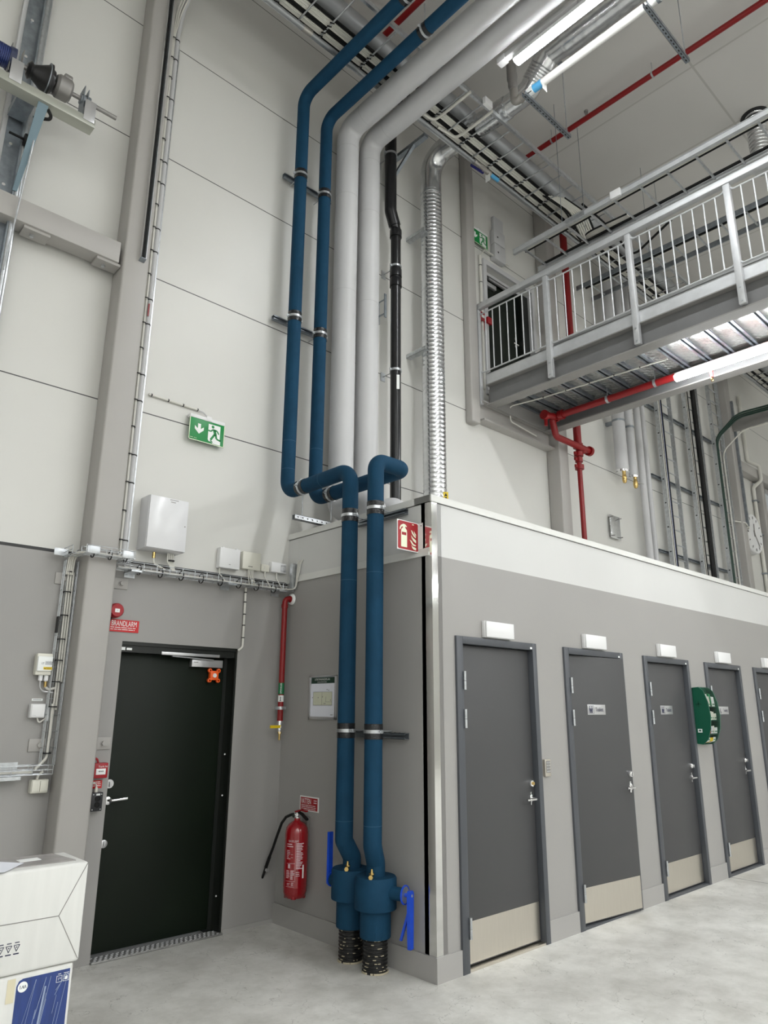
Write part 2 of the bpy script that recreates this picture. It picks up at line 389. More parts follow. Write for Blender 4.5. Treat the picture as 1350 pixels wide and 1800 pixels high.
struct('baseboard_back', MB().box((-0.455, -0.006, 0), (-0.014, 0, 0.03)), 'grey')

# columns and wall girders
def column(name, x0, x1, y0, z0, z1, label):
    solo(name, MB().box((x0, y0, z0), (x1, -0.002, z1), 0.018, 3), 'column', label, 'column', kind='structure', loc=(x0, y0, z0))
column('steel_column', -1.805, -1.60, -0.205, 0, CEIL, 'grey steel column left of the dark green exit door')
column('steel_column', 4.10, 4.31, -0.205, H, CEIL, 'grey steel column behind the end of the footbridge')
column('steel_column', 10.10, 10.32, -0.22, H, CEIL, 'grey steel column beside the wall clock at far right')
column('steel_column', 2.455, 2.61, -0.11, 4.86, CEIL, 'grey box column hanging down the wall at the footbridge end')
t = Thing('wall_girder', 'grey horizontal girder bolted to the left side of the tall steel column', 'girder', (-2.6, -0.19, 4.90), kind='structure')
t.p('beam', MB().box((-4.4, -0.19, 4.90), (-1.83, -0.04, 5.08), 0.008), 'column')
for x in (-2.42, -1.90):
    a = t.p('angle_bracket', MB().box((x - 0.09, -0.17, 4.878), (x + 0.09, -0.05, 4.90)), 'column')
    t.p('bolt', MB().cyl((x - 0.02, -0.11, 4.86), (x - 0.02, -0.11, 4.879), 0.014, 6), 'galv', a)
t = Thing('wall_girder', 'grey channel girder under the upper door at the footbridge end', 'girder', (3.3, -0.08, 4.94), kind='structure')
t.p('web', MB().box((2.64, -0.05, 4.93), (4.10, -0.03, 5.16)), 'column')
t.p('flange', MB().box((2.64, -0.14, 4.92), (4.10, -0.002, 4.94)), 'column'); t.p('flange', MB().box((2.64, -0.14, 5.15), (4.10, -0.002, 5.17)), 'column')
t = Thing('wall_girder', 'grey horizontal girder right of the far column above the clock', 'girder', (11, -0.1, 6.3), kind='structure')
t.p('beam', MB().box((10.32, -0.17, 6.16), (15.9, -0.01, 6.36), 0.008), 'column')
column('steel_column', 11.55, 11.72, -0.16, H, 6.16, 'narrow grey post under the girder right of the clock')
# column base bolt plates on the wall
for x, z, s in ((-1.865, 2.455, 'upper bolted steel plate left of the column'), (-1.50, 2.47, 'upper bolted steel plate right of the column, above the red alarm bell'),
                (-1.895, 1.36, 'lower bolted steel plate left of the column'), (-1.51, 1.36, 'lower bolted steel plate right of the column, above the red call point')):
    t = Thing('fixing_plate', s, 'plate', (x, -0.005, z - 0.06), 'bolted plates beside the column')
    s_ = -0.01 if x < -1.7 else 0.025
    t.p('plate', MB().box((x - 0.075, -0.010, z - 0.04), (x + 0.075, -0.001, z + 0.04), 0.002), 'column')
    t.p('bolt', MB().cyl((x + s_, -0.01, z), (x + s_, -0.014, z), 0.021, 16).cyl((x + s_, -0.014, z), (x + s_, -0.028, z), 0.016, 6), 'column')

# ------------------------------------------------------------------ far window
t = Thing('window_1', 'tall glazed window with grey frame at the far right end of the wall', 'window', (12.6, 0, 4.5), kind='structure')
mb = MB()
for x in (11.95, 12.75, 13.55): mb.box((x, -0.06, 3.2), (x + 0.08, 0, 6.1))
for z in (3.2, 4.6, 6.02): mb.box((11.95, -0.06, z), (13.63, 0, z + 0.08))
t.p('window_frame', mb, 'alu')
t.p('window_pane', MB().box((12.03, -0.022, 3.28), (13.55, -0.012, 6.02)), mat('window_glass', (0.62, 0.68, 0.72), 0.05, spec=0.8))

# ------------------------------------------------------------------ doors
def lever(t, par, x, y, z, m='chrome'):
    mb = MB().lathe([(0.026, 0), (0.026, 0.008), (0.02, 0.011)], (x, y, z), (0, -1, 0), 20)
    mb.box((x - 0.010, y - 0.004, z - 0.045), (x + 0.010, y, z + 0.045), 0.003)
    mb.tube(fillet([(x, y, z), (x, y - 0.052, z), (x - 0.125, y - 0.055, z)], 0.018, 6), 0.0095, 12)
    t.p('door_handle', mb, m, par)
SIGNS = {1: 'Toalett', 2: 'Toalett', 3: 'Toalett'}
DLAB = ['grey door nearest the corner, without a sign, keypad at its right', 'grey toilet door standing slightly ajar', 'grey closed toilet door left of the green first aid station',
        'grey toilet door right of the green first aid station', 'grey door cut by the right edge of the photo']
for i, x0 in enumerate(DX[:6]):
    t = Thing(f'door_{i + 2}', DLAB[i], 'door', (x0, -D, 0), kind='structure')
    yf, yl = -D - 0.018, -1.70
    mb = MB()
    for a, b, c, d in ((x0, x0 + 0.068, 0, DH), (x0 + DW - 0.052, x0 + DW, 0, DH), (x0 + 0.068, x0 + DW - 0.052, DH - 0.052, DH)):
        mb.box((a, yf, c), (b, -D + 0.1, d), 0.003)
    mb.box((x0 + 0.068, -1.655, 0), (x0 + 0.09, -1.63, DH - 0.052)).box((x0 + DW - 0.075, -1.655, 0), (x0 + DW - 0.052, -1.63, DH - 0.052)).box((x0 + 0.068, -1.655, DH - 0.075), (x0 + DW - 0.052, -1.63, DH - 0.052))
    t.p('door_frame', mb, 'frame')
    t.p('threshold', MB().box((x0 + 0.068, -1.74, 0), (x0 + DW - 0.052, -1.64, 0.014)), 'stainless' if i == 0 else 'frame')
    L0, L1 = x0 + 0.073, x0 + DW - 0.056
    leaf = t.p('door_leaf', MB().box((L0, yl, 0.022), (L1, yl + 0.042, DH - 0.057), 0.002), 'door')
    t.p('kick_plate', MB().box((L0 + 0.02, yl - 0.0015, 0.03), (L1 - 0.008, yl, 0.272)), 'stainless', leaf)
    lx = x0 + 0.852
    mb = MB().lathe([(0.027, 0), (0.027, 0.012), (0.022, 0.022), (0.0, 0.024)], (lx, yl, 1.07), (0, -1, 0), 22)
    if i: mb.box((lx - 0.005, yl - 0.036, 1.055), (lx + 0.005, yl - 0.02, 1.085), 0.002)
    t.p('door_lock', mb, 'chrome', leaf)
    if i == 0: t.p('key_cylinder', MB().cyl((lx, yl - 0.023, 1.07), (lx, yl - 0.03, 1.07), 0.012, 14), 'brass', leaf)
    lever(t, leaf, lx, yl, 0.965)
    for z in (1.73, 1.475, 0.19):
        h = MB().cyl((x0 + 0.071, yf - 0.007, z), (x0 + 0.071, yf - 0.007, z + 0.058), 0.0105, 12).cyl((x0 + 0.071, yf - 0.007, z + 0.061), (x0 + 0.071, yf - 0.007, z + 0.125), 0.0105, 12)
        h.box((x0 + 0.0685, yf - 0.004, z + 0.064), (x0 + 0.0735, yl + 0.001, z + 0.122))
        t.p('hinge', h, 'galv')
    t.p('frame_sticker', MB().box((x0 + DW - 0.085, yf - 0.001, DH - 0.045), (x0 + DW - 0.06, yf, DH - 0.03)), 'signwhite')
    if i in SIGNS:
        sx, sz = x0 + 0.33, 1.56
        s = t.p('door_sign', MB().box((sx, yl - 0.003, sz), (sx + 0.245, yl - 0.0005, sz + 0.082), 0.001), 'alu', leaf)
        f = wallface(sx, sz, yl - 0.003); k = MB()
        if i < 3:
            for u, sk in ((0.030, 0), (0.058, 0), (0.044, 2)):
                s_ = 0.62 if sk == 2 else 1.0; b = 0.014
                f.disc(k, u, b + 0.050 * s_, 0.0062 * s_); f.poly(k, [(u - 0.008 * s_, b + 0.041 * s_), (u + 0.008 * s_, b + 0.041 * s_), (u + 0.007 * s_, b + 0.02 * s_), (u - 0.007 * s_, b + 0.02 * s_)])
                f.rect(k, u - 0.0055 * s_, b, u - 0.0008, b + 0.021 * s_); f.rect(k, u + 0.0008, b, u + 0.0055 * s_, b + 0.021 * s_)
            for a in ((0.008, 0.008, 0.084, 0.010), (0.008, 0.072, 0.084, 0.074), (0.008, 0.008, 0.010, 0.074), (0.082, 0.008, 0.084, 0.074)): f.rect(k, *a)
        else:
            f.disc(k, 0.03, 0.056, 0.006); f.line(k, 0.03, 0.05, 0.033, 0.03, 0.007); f.line(k, 0.033, 0.03, 0.05, 0.016, 0.006)
            n = 18
            for q in range(n):
                a0, a1 = radians(120 + q * 13), radians(120 + (q + 1) * 13)
                f.line(k, 0.035 + 0.016 * cos(a0), 0.026 + 0.016 * sin(a0), 0.035 + 0.016 * cos(a1), 0.026 + 0.016 * sin(a1), 0.004)
        f.text(k, SIGNS[i], 0.104, 0.027, 0.046, sx=0.82)
        t.p('lettering', k, 'ink', s, smooth=0)
    if i == 1:      # the second leaf stands open a few degrees, turning on its hinges
        piv = V((L0, yl, 0)) - t.loc
        R = Matrix.Translation(piv) @ Matrix.Rotation(radians(-5.2), 4, 'Z') @ Matrix.Translation(-piv)
        leaf.matrix_local = R

# dark green exit door in the back wall
t = Thing('door_1', 'dark green exit door between the column and the blue pipes', 'door', (D1L, 0, 0), kind='structure')
mb = MB().prism([(D1R, 0.004, 0.0), (D1R, 0.2, 0.0), (-0.53, 0.2, 0), (-0.53, 0.085, 0), (-0.50, 0.085, 0), (-0.475, 0.03, 0), (-0.475, 0.004, 0)], (0, 0, D1T))
mb.box((D1L, 0.02, 1.985), (D1R, 0.2, D1T)).box((D1L, 0.006, 2.035), (D1R, 0.03, D1T)).box((D1L, 0.05, 0), (D1L + 0.012, 0.2, D1T))
t.p('door_frame', mb, 'greenframe')
leaf = t.p('door_leaf', MB().box((D1L + 0.013, 0.085, 0.03), (-0.532, 0.135, 1.983), 0.002), 'greendoor')
rail = t.p('closer_rail', MB().box((-1.11, 0.0, 1.980), (-0.62, 0.02, 2.002), 0.002), 'alu')
t.p('closer_arm', MB().bar((-1.02, 0.012, 1.974), (-0.66, 0.03, 1.962), 0.016, 0.007), 'alu')
c = t.p('door_closer', MB().box((-0.835, 0.04, 1.905), (-0.565, 0.085, 1.963), 0.003), 'alu', leaf)
f = wallface(-0.82, 1.937, 0.04); k = MB(); f.rect(k, 0, 0, 0.036, 0.006); t.p('closer_mark', k, 'cast', leaf)
ox, oz = -0.628, 1.845
mb = MB().box((ox - 0.036, 0.045, oz - 0.036), (ox + 0.036, 0.083, oz + 0.036), 0.006)
for a in (-1, 1):
    for b in (-1, 1): mb.lathe([(0.016, 0), (0.016, 0.018), (0.008, 0.02), (0.008, 0)], (ox + a * 0.038, 0.068, oz + b * 0.038), (0, -1, 0), 16)
a = t.p('door_alarm_unit', mb, 'orange', leaf, 'square orange unit on the door')
t.p('sensor_lens', MB().lathe([(0.017, 0), (0.016, 0.004), (0, 0.005)], (ox, 0.045, oz), (0, -1, 0), 20), 'white', leaf)
lever_x = D1L + 0.045
t.p('thumb_lock', MB().lathe([(0.030, 0), (0.029, 0.008), (0.0, 0.009)], (lever_x, 0.085, 1.085), (0, -1, 0), 22).box((lever_x - 0.004, 0.062, 1.065), (lever_x + 0.004, 0.078, 1.10), 0.002), 'alu', leaf)
mb = MB().lathe([(0.027, 0), (0.026, 0.009), (0.018, 0.012)], (lever_x, 0.085, 0.975), (0, -1, 0), 20)
mb.tube(fillet([(lever_x, 0.085, 0.978), (lever_x, 0.03, 0.98), (lever_x + 0.115, 0.026, 0.986)], 0.018, 6), [0.011] * 8 + [0.008] if False else 0.0095, 12)
t.p('door_handle', mb, 'chrome', leaf)
t.p('lower_lock', MB().lathe([(0.027, 0), (0.026, 0.010), (0.016, 0.014), (0, 0.014)], (lever_x, 0.085, 0.70), (0, -1, 0), 20).box((lever_x - 0.004, 0.06, 0.69), (lever_x + 0.003, 0.074, 0.72), 0.001), 'alu', leaf)
t.p('frame_sticker', MB().box((-1.375, 0.0185, 2.0), (-1.335, 0.0195, 2.016)).box((-1.415, 0.0185, 1.998), (-1.385, 0.0195, 2.02)), 'signwhite')
for z in (0.25, 0.95, 1.25): t.p('frame_screw', MB().cyl((-0.487, 0.056, z), (-0.492, 0.048, z), 0.006, 8), 'alu')
plate = t.p('threshold_plate', MB().box((D1L, -0.025, 0.001), (D1R, 0.083, 0.014), 0.002), M['treadbright'])
k = MB()
for q in range(26):
    for r in range(3):
        u = D1L + 0.025 + q * 0.036 + (r % 2) * 0.018; vv = -0.012 + r * 0.034
        if u < D1R - 0.02: k.obox((u, vv, 0.0155), (0.013, 0.0045, 0.0018), (V((cos(0.6), sin(0.6), 0)), V((-sin(0.6), cos(0.6), 0)), V((0, 0, 1))))
t.p('tread_lozenges', k, 'sheath', plate)['kind'] = 'stuff'

# dark green door on the upper level
t = Thing('door_8', 'dark green door on the upper level behind the footbridge railing', 'door', (D2L, 0, D2B), kind='structure')
mb = MB().box((D2L - 0.06, -0.03, D2B), (D2L, 0.1, D2T + 0.07)).box((D2R, -0.03, D2B), (D2R + 0.06, 0.1, D2T + 0.07)).box((D2L, -0.03, D2T), (D2R, 0.1, D2T + 0.07))
t.p('door_casing', mb, 'sheath')
t.p('door_header', MB().box((D2L, 0.08, 7.19), (D2R, 0.2, D2T)), 'sheath')
t.p('door_frame', MB().box((D2L, 0.09, D2B), (D2L + 0.05, 0.2, 7.19)).box((D2R - 0.16, 0.05, D2B), (D2R, 0.2, 7.19)).box((D2L, 0.09, 7.15), (D2R, 0.2, 7.19)), 'greenframe')
leaf = t.p('door_leaf', MB().box((D2L + 0.05, 0.12, D2B), (D2R - 0.16, 0.17, 7.15)), 'greendoor')
t.p('door_closer', MB().box((D2L + 0.07, 0.075, 7.03), (D2L + 0.33, 0.12, 7.09), 0.003), 'alu', leaf)
t.p('closer_rail', MB().box((D2L + 0.16, 0.06, 7.12), (D2L + 0.62, 0.085, 7.15)), 'alu')
hx = D2R - 0.23
t.p('door_handle', MB().lathe([(0.03, 0), (0.03, 0.01), (0.0, 0.012)], (hx, 0.12, 6.37), (0, -1, 0)).tube(fillet([(hx, 0.12, 6.37), (hx, 0.07, 6.37), (hx - 0.11, 0.07, 6.37)], 0.015), 0.011), 'chrome', leaf)
t.p('door_lock', MB().lathe([(0.03, 0), (0.03, 0.012), (0.0, 0.014)], (hx, 0.12, 6.48), (0, -1, 0)), 'chrome', leaf)
# ================================================================== PIPES
def clamp(t, c, axis, r, toward=None, rod=0.0, par=None, m='galv'):
    """steel clamp ring on a strip of black tape"""
    a = V(axis).normalized(); c = V(c)
    tp = t.p('tape_band', MB().band(c, a, r - 0.002, r + 0.003, 0.10), 'tape', par)
    mb = MB().band(c, a, r, r + 0.007, 0.022)
    if toward is not None:
        d = V(toward).normalized(); s = a.cross(d)
        for k in (-1, 1):
            mb.obox(c + s * k * (r + 0.014), (0.010, 0.004, 0.012), (s, d, a)); mb.cyl(c + s * k * (r + 0.014) - d * 0.016, c + s * k * (r + 0.014) + d * 0.016, 0.0045, 8)
        if rod: mb.cyl(c + d * r, c + d * (r + rod), 0.005, 8)
    t.p('pipe_clamp', mb, m, tp)
def strut(name, p, q, label, group, open_dir, m='galv', cat='rail', w_=0.041, holes=True):
    """slotted C-section mounting rail"""
    p, q = V(p), V(q); d = (q - p).normalized(); n = V(open_dir).normalized(); s = d.cross(n); mb = MB(); h = w_ / 2; th = 0.0035
    cen = (p + q) / 2; l = (q - p).length / 2
    mb.obox(cen - n * (h - th / 2), (l, h, th / 2), (d, s, n))
    for k in (-1, 1):
        mb.obox(cen + s * k * (h - th / 2), (l, th / 2, h), (d, s, n)); mb.obox(cen + s * k * (h - 0.006) + n * (h - th / 2), (l, 0.006, th / 2), (d, s, n))
    t = Thing(name, label, cat, p, group); t.p('channel', mb, m)
    if holes:
        k = MB(); x = 0.03
        while x < 2 * l - 0.02: k.obox(p + d * x - n * (h + 0.0005), (0.012, 0.005, 0.001), (d, s, n)); k.obox(p + d * x - s * (h + 0.0005), (0.005, 0.001, 0.005), (d, s, n)); x += 0.05
        t.p('slots', k, 'inkblack')['kind'] = 'stuff'
    return t
PX = -0.185; R = 0.0615
def blue_pipe(label, base, path, zs, valve, clamps, seams):
    bx, by = base; t = Thing('insulated_pipe', label, 'pipe', (bx, by, 0), 'dark blue insulated pipes')
    t.p('insulation', MB().tube(path, R, 28), 'blue')
    z0, z1, z2, z3 = zs
    mb = MB().lathe([(0.135, z2), (0.137, z2 + 0.006), (0.137, z3 - 0.012), (0.129, z3), (0, z3)], (bx, by, 0), n=40)
    mb.lathe([(0.135, z2), (0, z2)], (bx, by, 0), n=40)
    col = t.p('valve_collar', mb, 'blue')
    t.p('lower_insulation', MB().lathe([(0.0, z1), (0.098, z1), (0.1, z1 + 0.006), (0.1, z2 + 0.02)], (bx, by, 0), n=36), 'blue')
    prof = [(0.0, 0.0), (0.080, 0.0)]; z = 0.012
    while z < z0 + 0.02: prof += [(0.0805, z), (0.0755, z + 0.004), (0.0755, z + 0.012), (0.0805, z + 0.016)]; z += 0.021
    sl = t.p('ribbed_sleeve', MB().lathe(prof + [(0.079, z1 - 0.005), (0.079, z1 + 0.02)], (bx, by, 0), n=36), 'sleeve')
    # dried foam left in the ribs and round the foot
    k = MB(); rnd = random.Random(int(by * -1000))
    for q in range(26):
        a = radians(rnd.uniform(170, 310)); zz = rnd.choice([0.02 + 0.021 * rnd.randint(0, 4), 0.02 + 0.021 * rnd.randint(0, 8)]); l = rnd.uniform(0.005, 0.022)
        n = V((cos(a), sin(a), 0)); k.obox(V((bx, by, zz)) + n * 0.0775, (0.003, l / 2, 0.0018), (n, V((-n.y, n.x, 0)), V((0, 0, 1))))
    for q in range(22):
        a = radians(rnd.uniform(150, 330)); n = V((cos(a), sin(a), 0)); k.obox(V((bx, by, 0.006)) + n * 0.083, (0.004, 0.008, 0.005), (n, V((-n.y, n.x, 0)), V((0, 0, 1))))
    t.p('foam_residue', k, 'residue', sl)['kind'] = 'stuff'
    # brass drain cock on top of the collar
    v = V((bx - 0.075, by - 0.045, z3 - 0.005))
    mb = MB().cyl(v, v + V((0, 0, 0.03)), 0.011, 12).cyl(v + V((0, 0, 0.03)), v + V((0, 0, 0.036)), 0.018, 6).cyl(v + V((0, 0, 0.036)), v + V((0, 0, 0.06)), 0.010, 12, 0.006)
    mb.cyl(v + V((-0.028, -0.022, 0.018)), v + V((0.02, 0.016, 0.018)), 0.011, 12).cyl(v + V((-0.034, -0.027, 0.018)), v + V((-0.026, -0.02, 0.018)), 0.015, 6)
    t.p('drain_cock', mb, 'brass', col)
    # blue butterfly valve lever
    zc = (z2 + z3) / 2
    if valve == 'back':
        c0 = V((bx - 0.035, by + 0.10, zc)); d = V((-0.05, 0.99, 0)).normalized()
        t.p('valve_neck', MB().cyl(c0 - d * 0.03, c0 + d * 0.06, 0.036, 20), 'blue', col)
        e = c0 + d * 0.06
        s = d.cross(V((0, 0, 1))); up = V((0, 0, 1))
        t.p('valve_disc', MB().cyl(e, e + d * 0.012, 0.045, 24), 'handleblue', col)
        mb = MB().prism([e + d * 0.02 + s * a + up * b for a, b in ((-0.019, -0.03), (0.019, -0.03), (0.018, 0.30), (-0.018, 0.30))], d * 0.02)
        mb.bar(e + d * 0.035 + up * 0.02, e + d * 0.075 + up * 0.22 + s * 0.035, 0.014, 0.016, s)
        t.p('valve_lever', mb, 'handleblue', col, 'blue lever standing upright')
    else:
        c0 = V((bx + 0.02, by - 0.11, zc + 0.01)); d = V((0.28, -0.96, 0)).normalized()
        t.p('valve_neck', MB().cyl(c0 - d * 0.04, c0 + d * 0.11, 0.040, 24), 'blue', col)
        e = c0 + d * 0.11; s = d.cross(V((0, 0, 1))); up = V((0, 0, 1))
        t.p('valve_disc', MB().cyl(e, e + d * 0.006, 0.052, 28), 'galv', col)
        t.p('disc_rim', MB().lathe([(0.049, 0), (0.057, 0), (0.057, 0.008), (0.049, 0.008), (0.049, 0)], e, d, 28), 'handleblue', col)
        mb = MB().prism([e + d * 0.03 + s * a + up * b for a, b in ((-0.026, 0.012), (-0.016, 0.028), (0.018, 0.028), (0.026, 0.010), (0.023, -0.2), (0.018, -0.30), (-0.018, -0.30), (-0.022, -0.2))], d * 0.024)
        mb.bar(e + d * 0.035 + up * -0.08, e - d * 0.025 + up * -0.26, 0.014, 0.018, s)
        mb.cyl(e, e + d * 0.05, 0.012, 12)
        t.p('valve_lever', mb, 'handleblue', col, 'blue lever hanging down')
        t.p('lever_bolt', MB().cyl(e + d * 0.046, e + d * 0.056, 0.009, 10), 'alu', col)
    for c, ax, tw, rd in clamps: clamp(t, c, ax, R, tw, rd)
    k = MB()
    for c, ax in seams: k.band(V(c), ax, R - 0.001, R + 0.0006, 0.003, 24)
    t.p('insulation_seams', k, mat('insulation_seam', srgb(40, 84, 112), 0.6))
    return t
B1 = (-0.115, -1.055); B2 = (-0.132, -1.315)
Y1, Y2 = -1.05, -1.34; ZH = 3.395; X2 = 0.115; ZT = 7.63
p1 = [(B1[0], B1[1], 0.50), (B1[0], B1[1], 0.625), (PX, Y1, 0.735), (PX, Y1, ZH), (PX, -0.2, ZH), (PX, -0.2, ZT), (PX, -5.0, ZT - 0.02)]
p2 = [(B2[0], B2[1], 0.50), (B2[0], B2[1], 0.625), (PX, Y2, 0.735), (PX, Y2, ZH), (X2, Y2, ZH), (X2, -0.2, ZH), (X2, -0.2, 7.53), (X2, -5.0, 7.52)]
def fil(p, rs, n=8):
    """fillet with one radius per corner"""
    pts = [V(q) for q in p]; out = [pts[0]]
    for i in range(1, len(pts) - 1):
        a = (pts[i - 1] + pts[i]) / 2 if i > 1 else pts[0]; b = (pts[i] + pts[i + 1]) / 2 if i < len(pts) - 2 else pts[-1]
        out += fillet([a, pts[i], b], rs[i - 1], n)[1:-1]
    return out + [pts[-1]]
UZ, UY, UX = (0, 0, 1), (0, 1, 0), (1, 0, 0)
blue_pipe('dark blue insulated pipe whose valve lever stands upright, nearer the fire extinguisher', B1, fil(p1, [0.035, 0.035, 0.115, 0.115, 0.13], 10), (0.20, 0.20, 0.37, 0.558), 'back',
          [((PX, Y1, 1.45), UZ, UX, 0.11), ((PX, Y1, 3.02), UZ, UX, 0.11), ((PX, -0.43, ZH), UY, (0, 0, -1), 0.20), ((PX, -0.2, 5.09), UZ, UY, 0.12), ((PX, -0.2, 6.66), UZ, UY, 0.12), ((PX, -1.68, ZT - 0.007), UY, UZ, 0.25)],
          [((PX, Y1, 2.52), UZ), ((PX, Y1, 0.86), UZ), ((PX, -0.2, 3.86), UZ), ((PX, -0.2, 3.60), UZ), ((PX, -0.70, ZH), UY)])
blue_pipe('dark blue insulated pipe whose valve lever hangs down, nearer the block corner', B2, fil(p2, [0.035, 0.035, 0.115, 0.115, 0.115, 0.13], 10), (0.195, 0.195, 0.36, 0.55), 'front',
          [((PX, Y2, 1.45), UZ, UX, 0.11), ((PX, Y2, 3.02), UZ, UX, 0.11), ((X2, -0.44, ZH), UY, (0, 0, -1), 0.18), ((X2, -0.2, 5.03), UZ, UY, 0.12), ((X2, -0.2, 6.60), UZ, UY, 0.12), ((X2, -1.62, 7.525), UY, UZ, 0.25)],
          [((PX, Y2, 2.54), UZ), ((PX, Y2, 0.86), UZ), ((X2, -0.2, 3.86), UZ), ((X2, -0.2, 3.56), UZ)])
# rails that carry them
strut('mounting_rail', (-0.29, -0.055, 6.70), (0.30, -0.055, 6.70), 'upper steel rail behind the blue risers', 'rails carrying the blue pipes', (0, -1, 0), 'galvdark')
strut('mounting_rail', (-0.33, -0.055, 5.10), (0.30, -0.055, 5.10), 'middle steel rail behind the blue risers', 'rails carrying the blue pipes', (0, -1, 0), 'galvdark')
strut('mounting_rail', (-0.024, -0.95, 3.00), (-0.024, -1.50, 3.00), 'short dark rail on the white band beside the extinguisher sign', 'rails carrying the blue pipes', (-1, 0, 0), 'galvdark')
strut('mounting_rail', (-0.024, -0.95, 1.42), (-0.024, -1.50, 1.42), 'short rail on the grey block side behind the blue pipes', 'rails carrying the blue pipes', (-1, 0, 0), 'galvdark')
strut('mounting_rail', (-0.27, -0.43, 3.12), (0.165, -0.43, 3.12), 'perforated rail lying on the block edge below the blue bends', 'rails carrying the blue pipes', (0, 0, -1), 'galv')

# large light grey pipes
def grey_pipe(label, path, rs, r, seams):
    t = Thing('sheathed_pipe', label, 'pipe', (path[0][0], path[0][1], H), 'large light grey sheathed pipes')
    t.p('sheath', MB().tube(fil(path, rs, 10), r, 36), 'sheath'); k = MB()
    for c, ax in seams: k.band(V(c), ax, r - 0.001, r + 0.0008, 0.004, 36)
    t.p('sheath_seams', k, mat('sheath_seam', srgb(176, 176, 176), 0.4)); t.p('floor_collar', MB().band((path[0][0], path[0][1], H + 0.008), UZ, r, r + 0.025, 0.012), 'signwhite')
WX1, WX2 = 0.405, 0.715
grey_pipe('large light grey pipe next to the blue risers', [(WX1, -0.66, H), (WX1, -0.66, 3.34), (WX1, -0.2, 3.34), (WX1, -0.2, 7.59), (WX1, -5.0, 7.58)], [0.2, 0.2, 0.15], 0.117,
          [((WX1, -0.2, 3.62), UZ), ((WX1, -0.2, 5.6), UZ), ((WX1, -0.2, 6.72), UZ), ((WX1, -0.2, 7.32), UZ), ((WX1, -0.5, 7.59), UY), ((WX1, -1.75, 7.59), UY)])
grey_pipe('large light grey pipe beside the black downpipe', [(WX2, -0.66, H), (WX2, -0.66, 3.34), (WX2, -0.2, 3.34), (WX2, -0.2, 7.62), (WX2, -5.0, 7.61)], [0.2, 0.2, 0.15], 0.115,
          [((WX2, -0.2, 3.62), UZ), ((WX2, -0.2, 5.6), UZ), ((WX2, -0.2, 6.68), UZ), ((WX2, -0.2, 7.33), UZ), ((WX2, -0.5, 7.62), UY), ((WX2, -2.2, 7.62), UY)])
# black downpipe
t = Thing('downpipe', 'black plastic downpipe with an offset bend and sockets', 'pipe', (1.11, -0.2, H))
t.p('pipe_tube', MB().tube(fil([(1.115, -0.2, H), (1.115, -0.2, 6.72), (1.035, -0.2, 6.92), (1.035, -0.2, 8.1)], [0.08, 0.08]), 0.056, 24), 'black')
t.p('upper_sleeve', MB().tube(fil([(1.098, -0.2, 6.76), (1.035, -0.2, 6.92), (1.035, -0.2, 7.95)], [0.08]), 0.067, 24), 'black')
for z in (6.66, 6.16, 6.04): t.p('pipe_socket', MB().lathe([(0.057, -0.045), (0.066, -0.045), (0.066, 0.045), (0.057, 0.06)], (1.115, -0.2, z), n=24), 'black')
for x, z in ((1.035, 7.66), (1.115, 6.24), (1.115, 5.0)):
    r = 0.067 if z > 7 else 0.056
    t.p('pipe_clamp', MB().band((x, -0.2, z), UZ, r, r + 0.008, 0.024, 24).obox((x - r - 0.015, -0.2, z), (0.014, 0.006, 0.011)).cyl((x, -0.2 + r, z), (x, -0.004, z), 0.006, 8).box((x - 0.03, -0.006, z - 0.05), (x + 0.03, -0.002, z + 0.05)), 'galv')
f = Face((1.115 - 0.056 * 0.55, -0.2 - 0.056 * 0.84, 4.93), (0.84, -0.55, 0), UZ); k = MB(); f.rect(k, 0.0, -0.16, 0.03, 0.0, 0.003); t.p('pipe_sticker', k, 'signwhite')
z = 6.55
t = Thing('wall_bracket', 'small open steel bracket left of the black downpipe', 'bracket', (1.0, -0.1, 5.72))
t.p('bracket_plate', MB().box((0.97, -0.01, 5.60), (1.06, -0.002, 5.86)), 'galv'); t.p('bracket_rods', MB().cyl((1.0, -0.16, 5.82), (1.0, -0.01, 5.82), 0.008, 8).cyl((1.0, -0.16, 5.65), (1.0, -0.01, 5.65), 0.008, 8).box((0.985, -0.165, 5.6), (1.015, -0.155, 5.88)), 'galvdark')

# spiral duct riser and its run under the ceiling
def spiral(path, r, pitch=0.055, d=0.0025, n=32):
    """sheet duct with raised seams"""
    mb = MB(); pts = [V(path[0])]; step = pitch / 4
    for a, b in zip(path[:-1], path[1:]):
        a, b = V(a), V(b); l = (b - a).length; m = max(1, int(l / step))
        pts += [a + (b - a) * (q / m) for q in range(1, m + 1)]
    rs = [r + (d if i % 4 == 1 else 0) for i in range(len(pts))]
    return mb.tube(pts, rs, n)
DXR, DYR, DR = 1.64, -0.25, 0.122
t = Thing('ventilation_duct', 'shiny spiral steel duct rising from the block roof corner to the ceiling', 'duct', (DXR, DYR, H))
t.p('riser', spiral([(DXR, DYR, H), (DXR, DYR, 7.45)], DR, 0.05, 0.004), 'foil')
t.p('duct_collar', MB().band((DXR, DYR, H + 0.03), UZ, DR, DR + 0.008, 0.06, 32), 'foil')
t.p('elbow', MB().tube(fillet([(DXR, DYR, 7.42), (DXR, DYR, 7.955), (DXR + 0.02, -0.80, 7.955)], 0.25, 16), DR + 0.003, 32), 'foil')
pA = V((1.70, -1.36, 7.95)); pB = V((1.74, -1.60, 8.0)); pC = V((1.70, -1.90, 8.24)); pD = V((1.70, -2.05, 8.26))
t.p('crossing_duct', spiral([(DXR + 0.02, -0.72, 7.955), pA], DR, 0.06, 0.003), 'foil')
t.p('offset_elbow', MB().tube(fillet([pA + V((0, 0.1, 0)), pB, (pB + pC) / 2], 0.2, 10), 0.115, 30), 'foil')
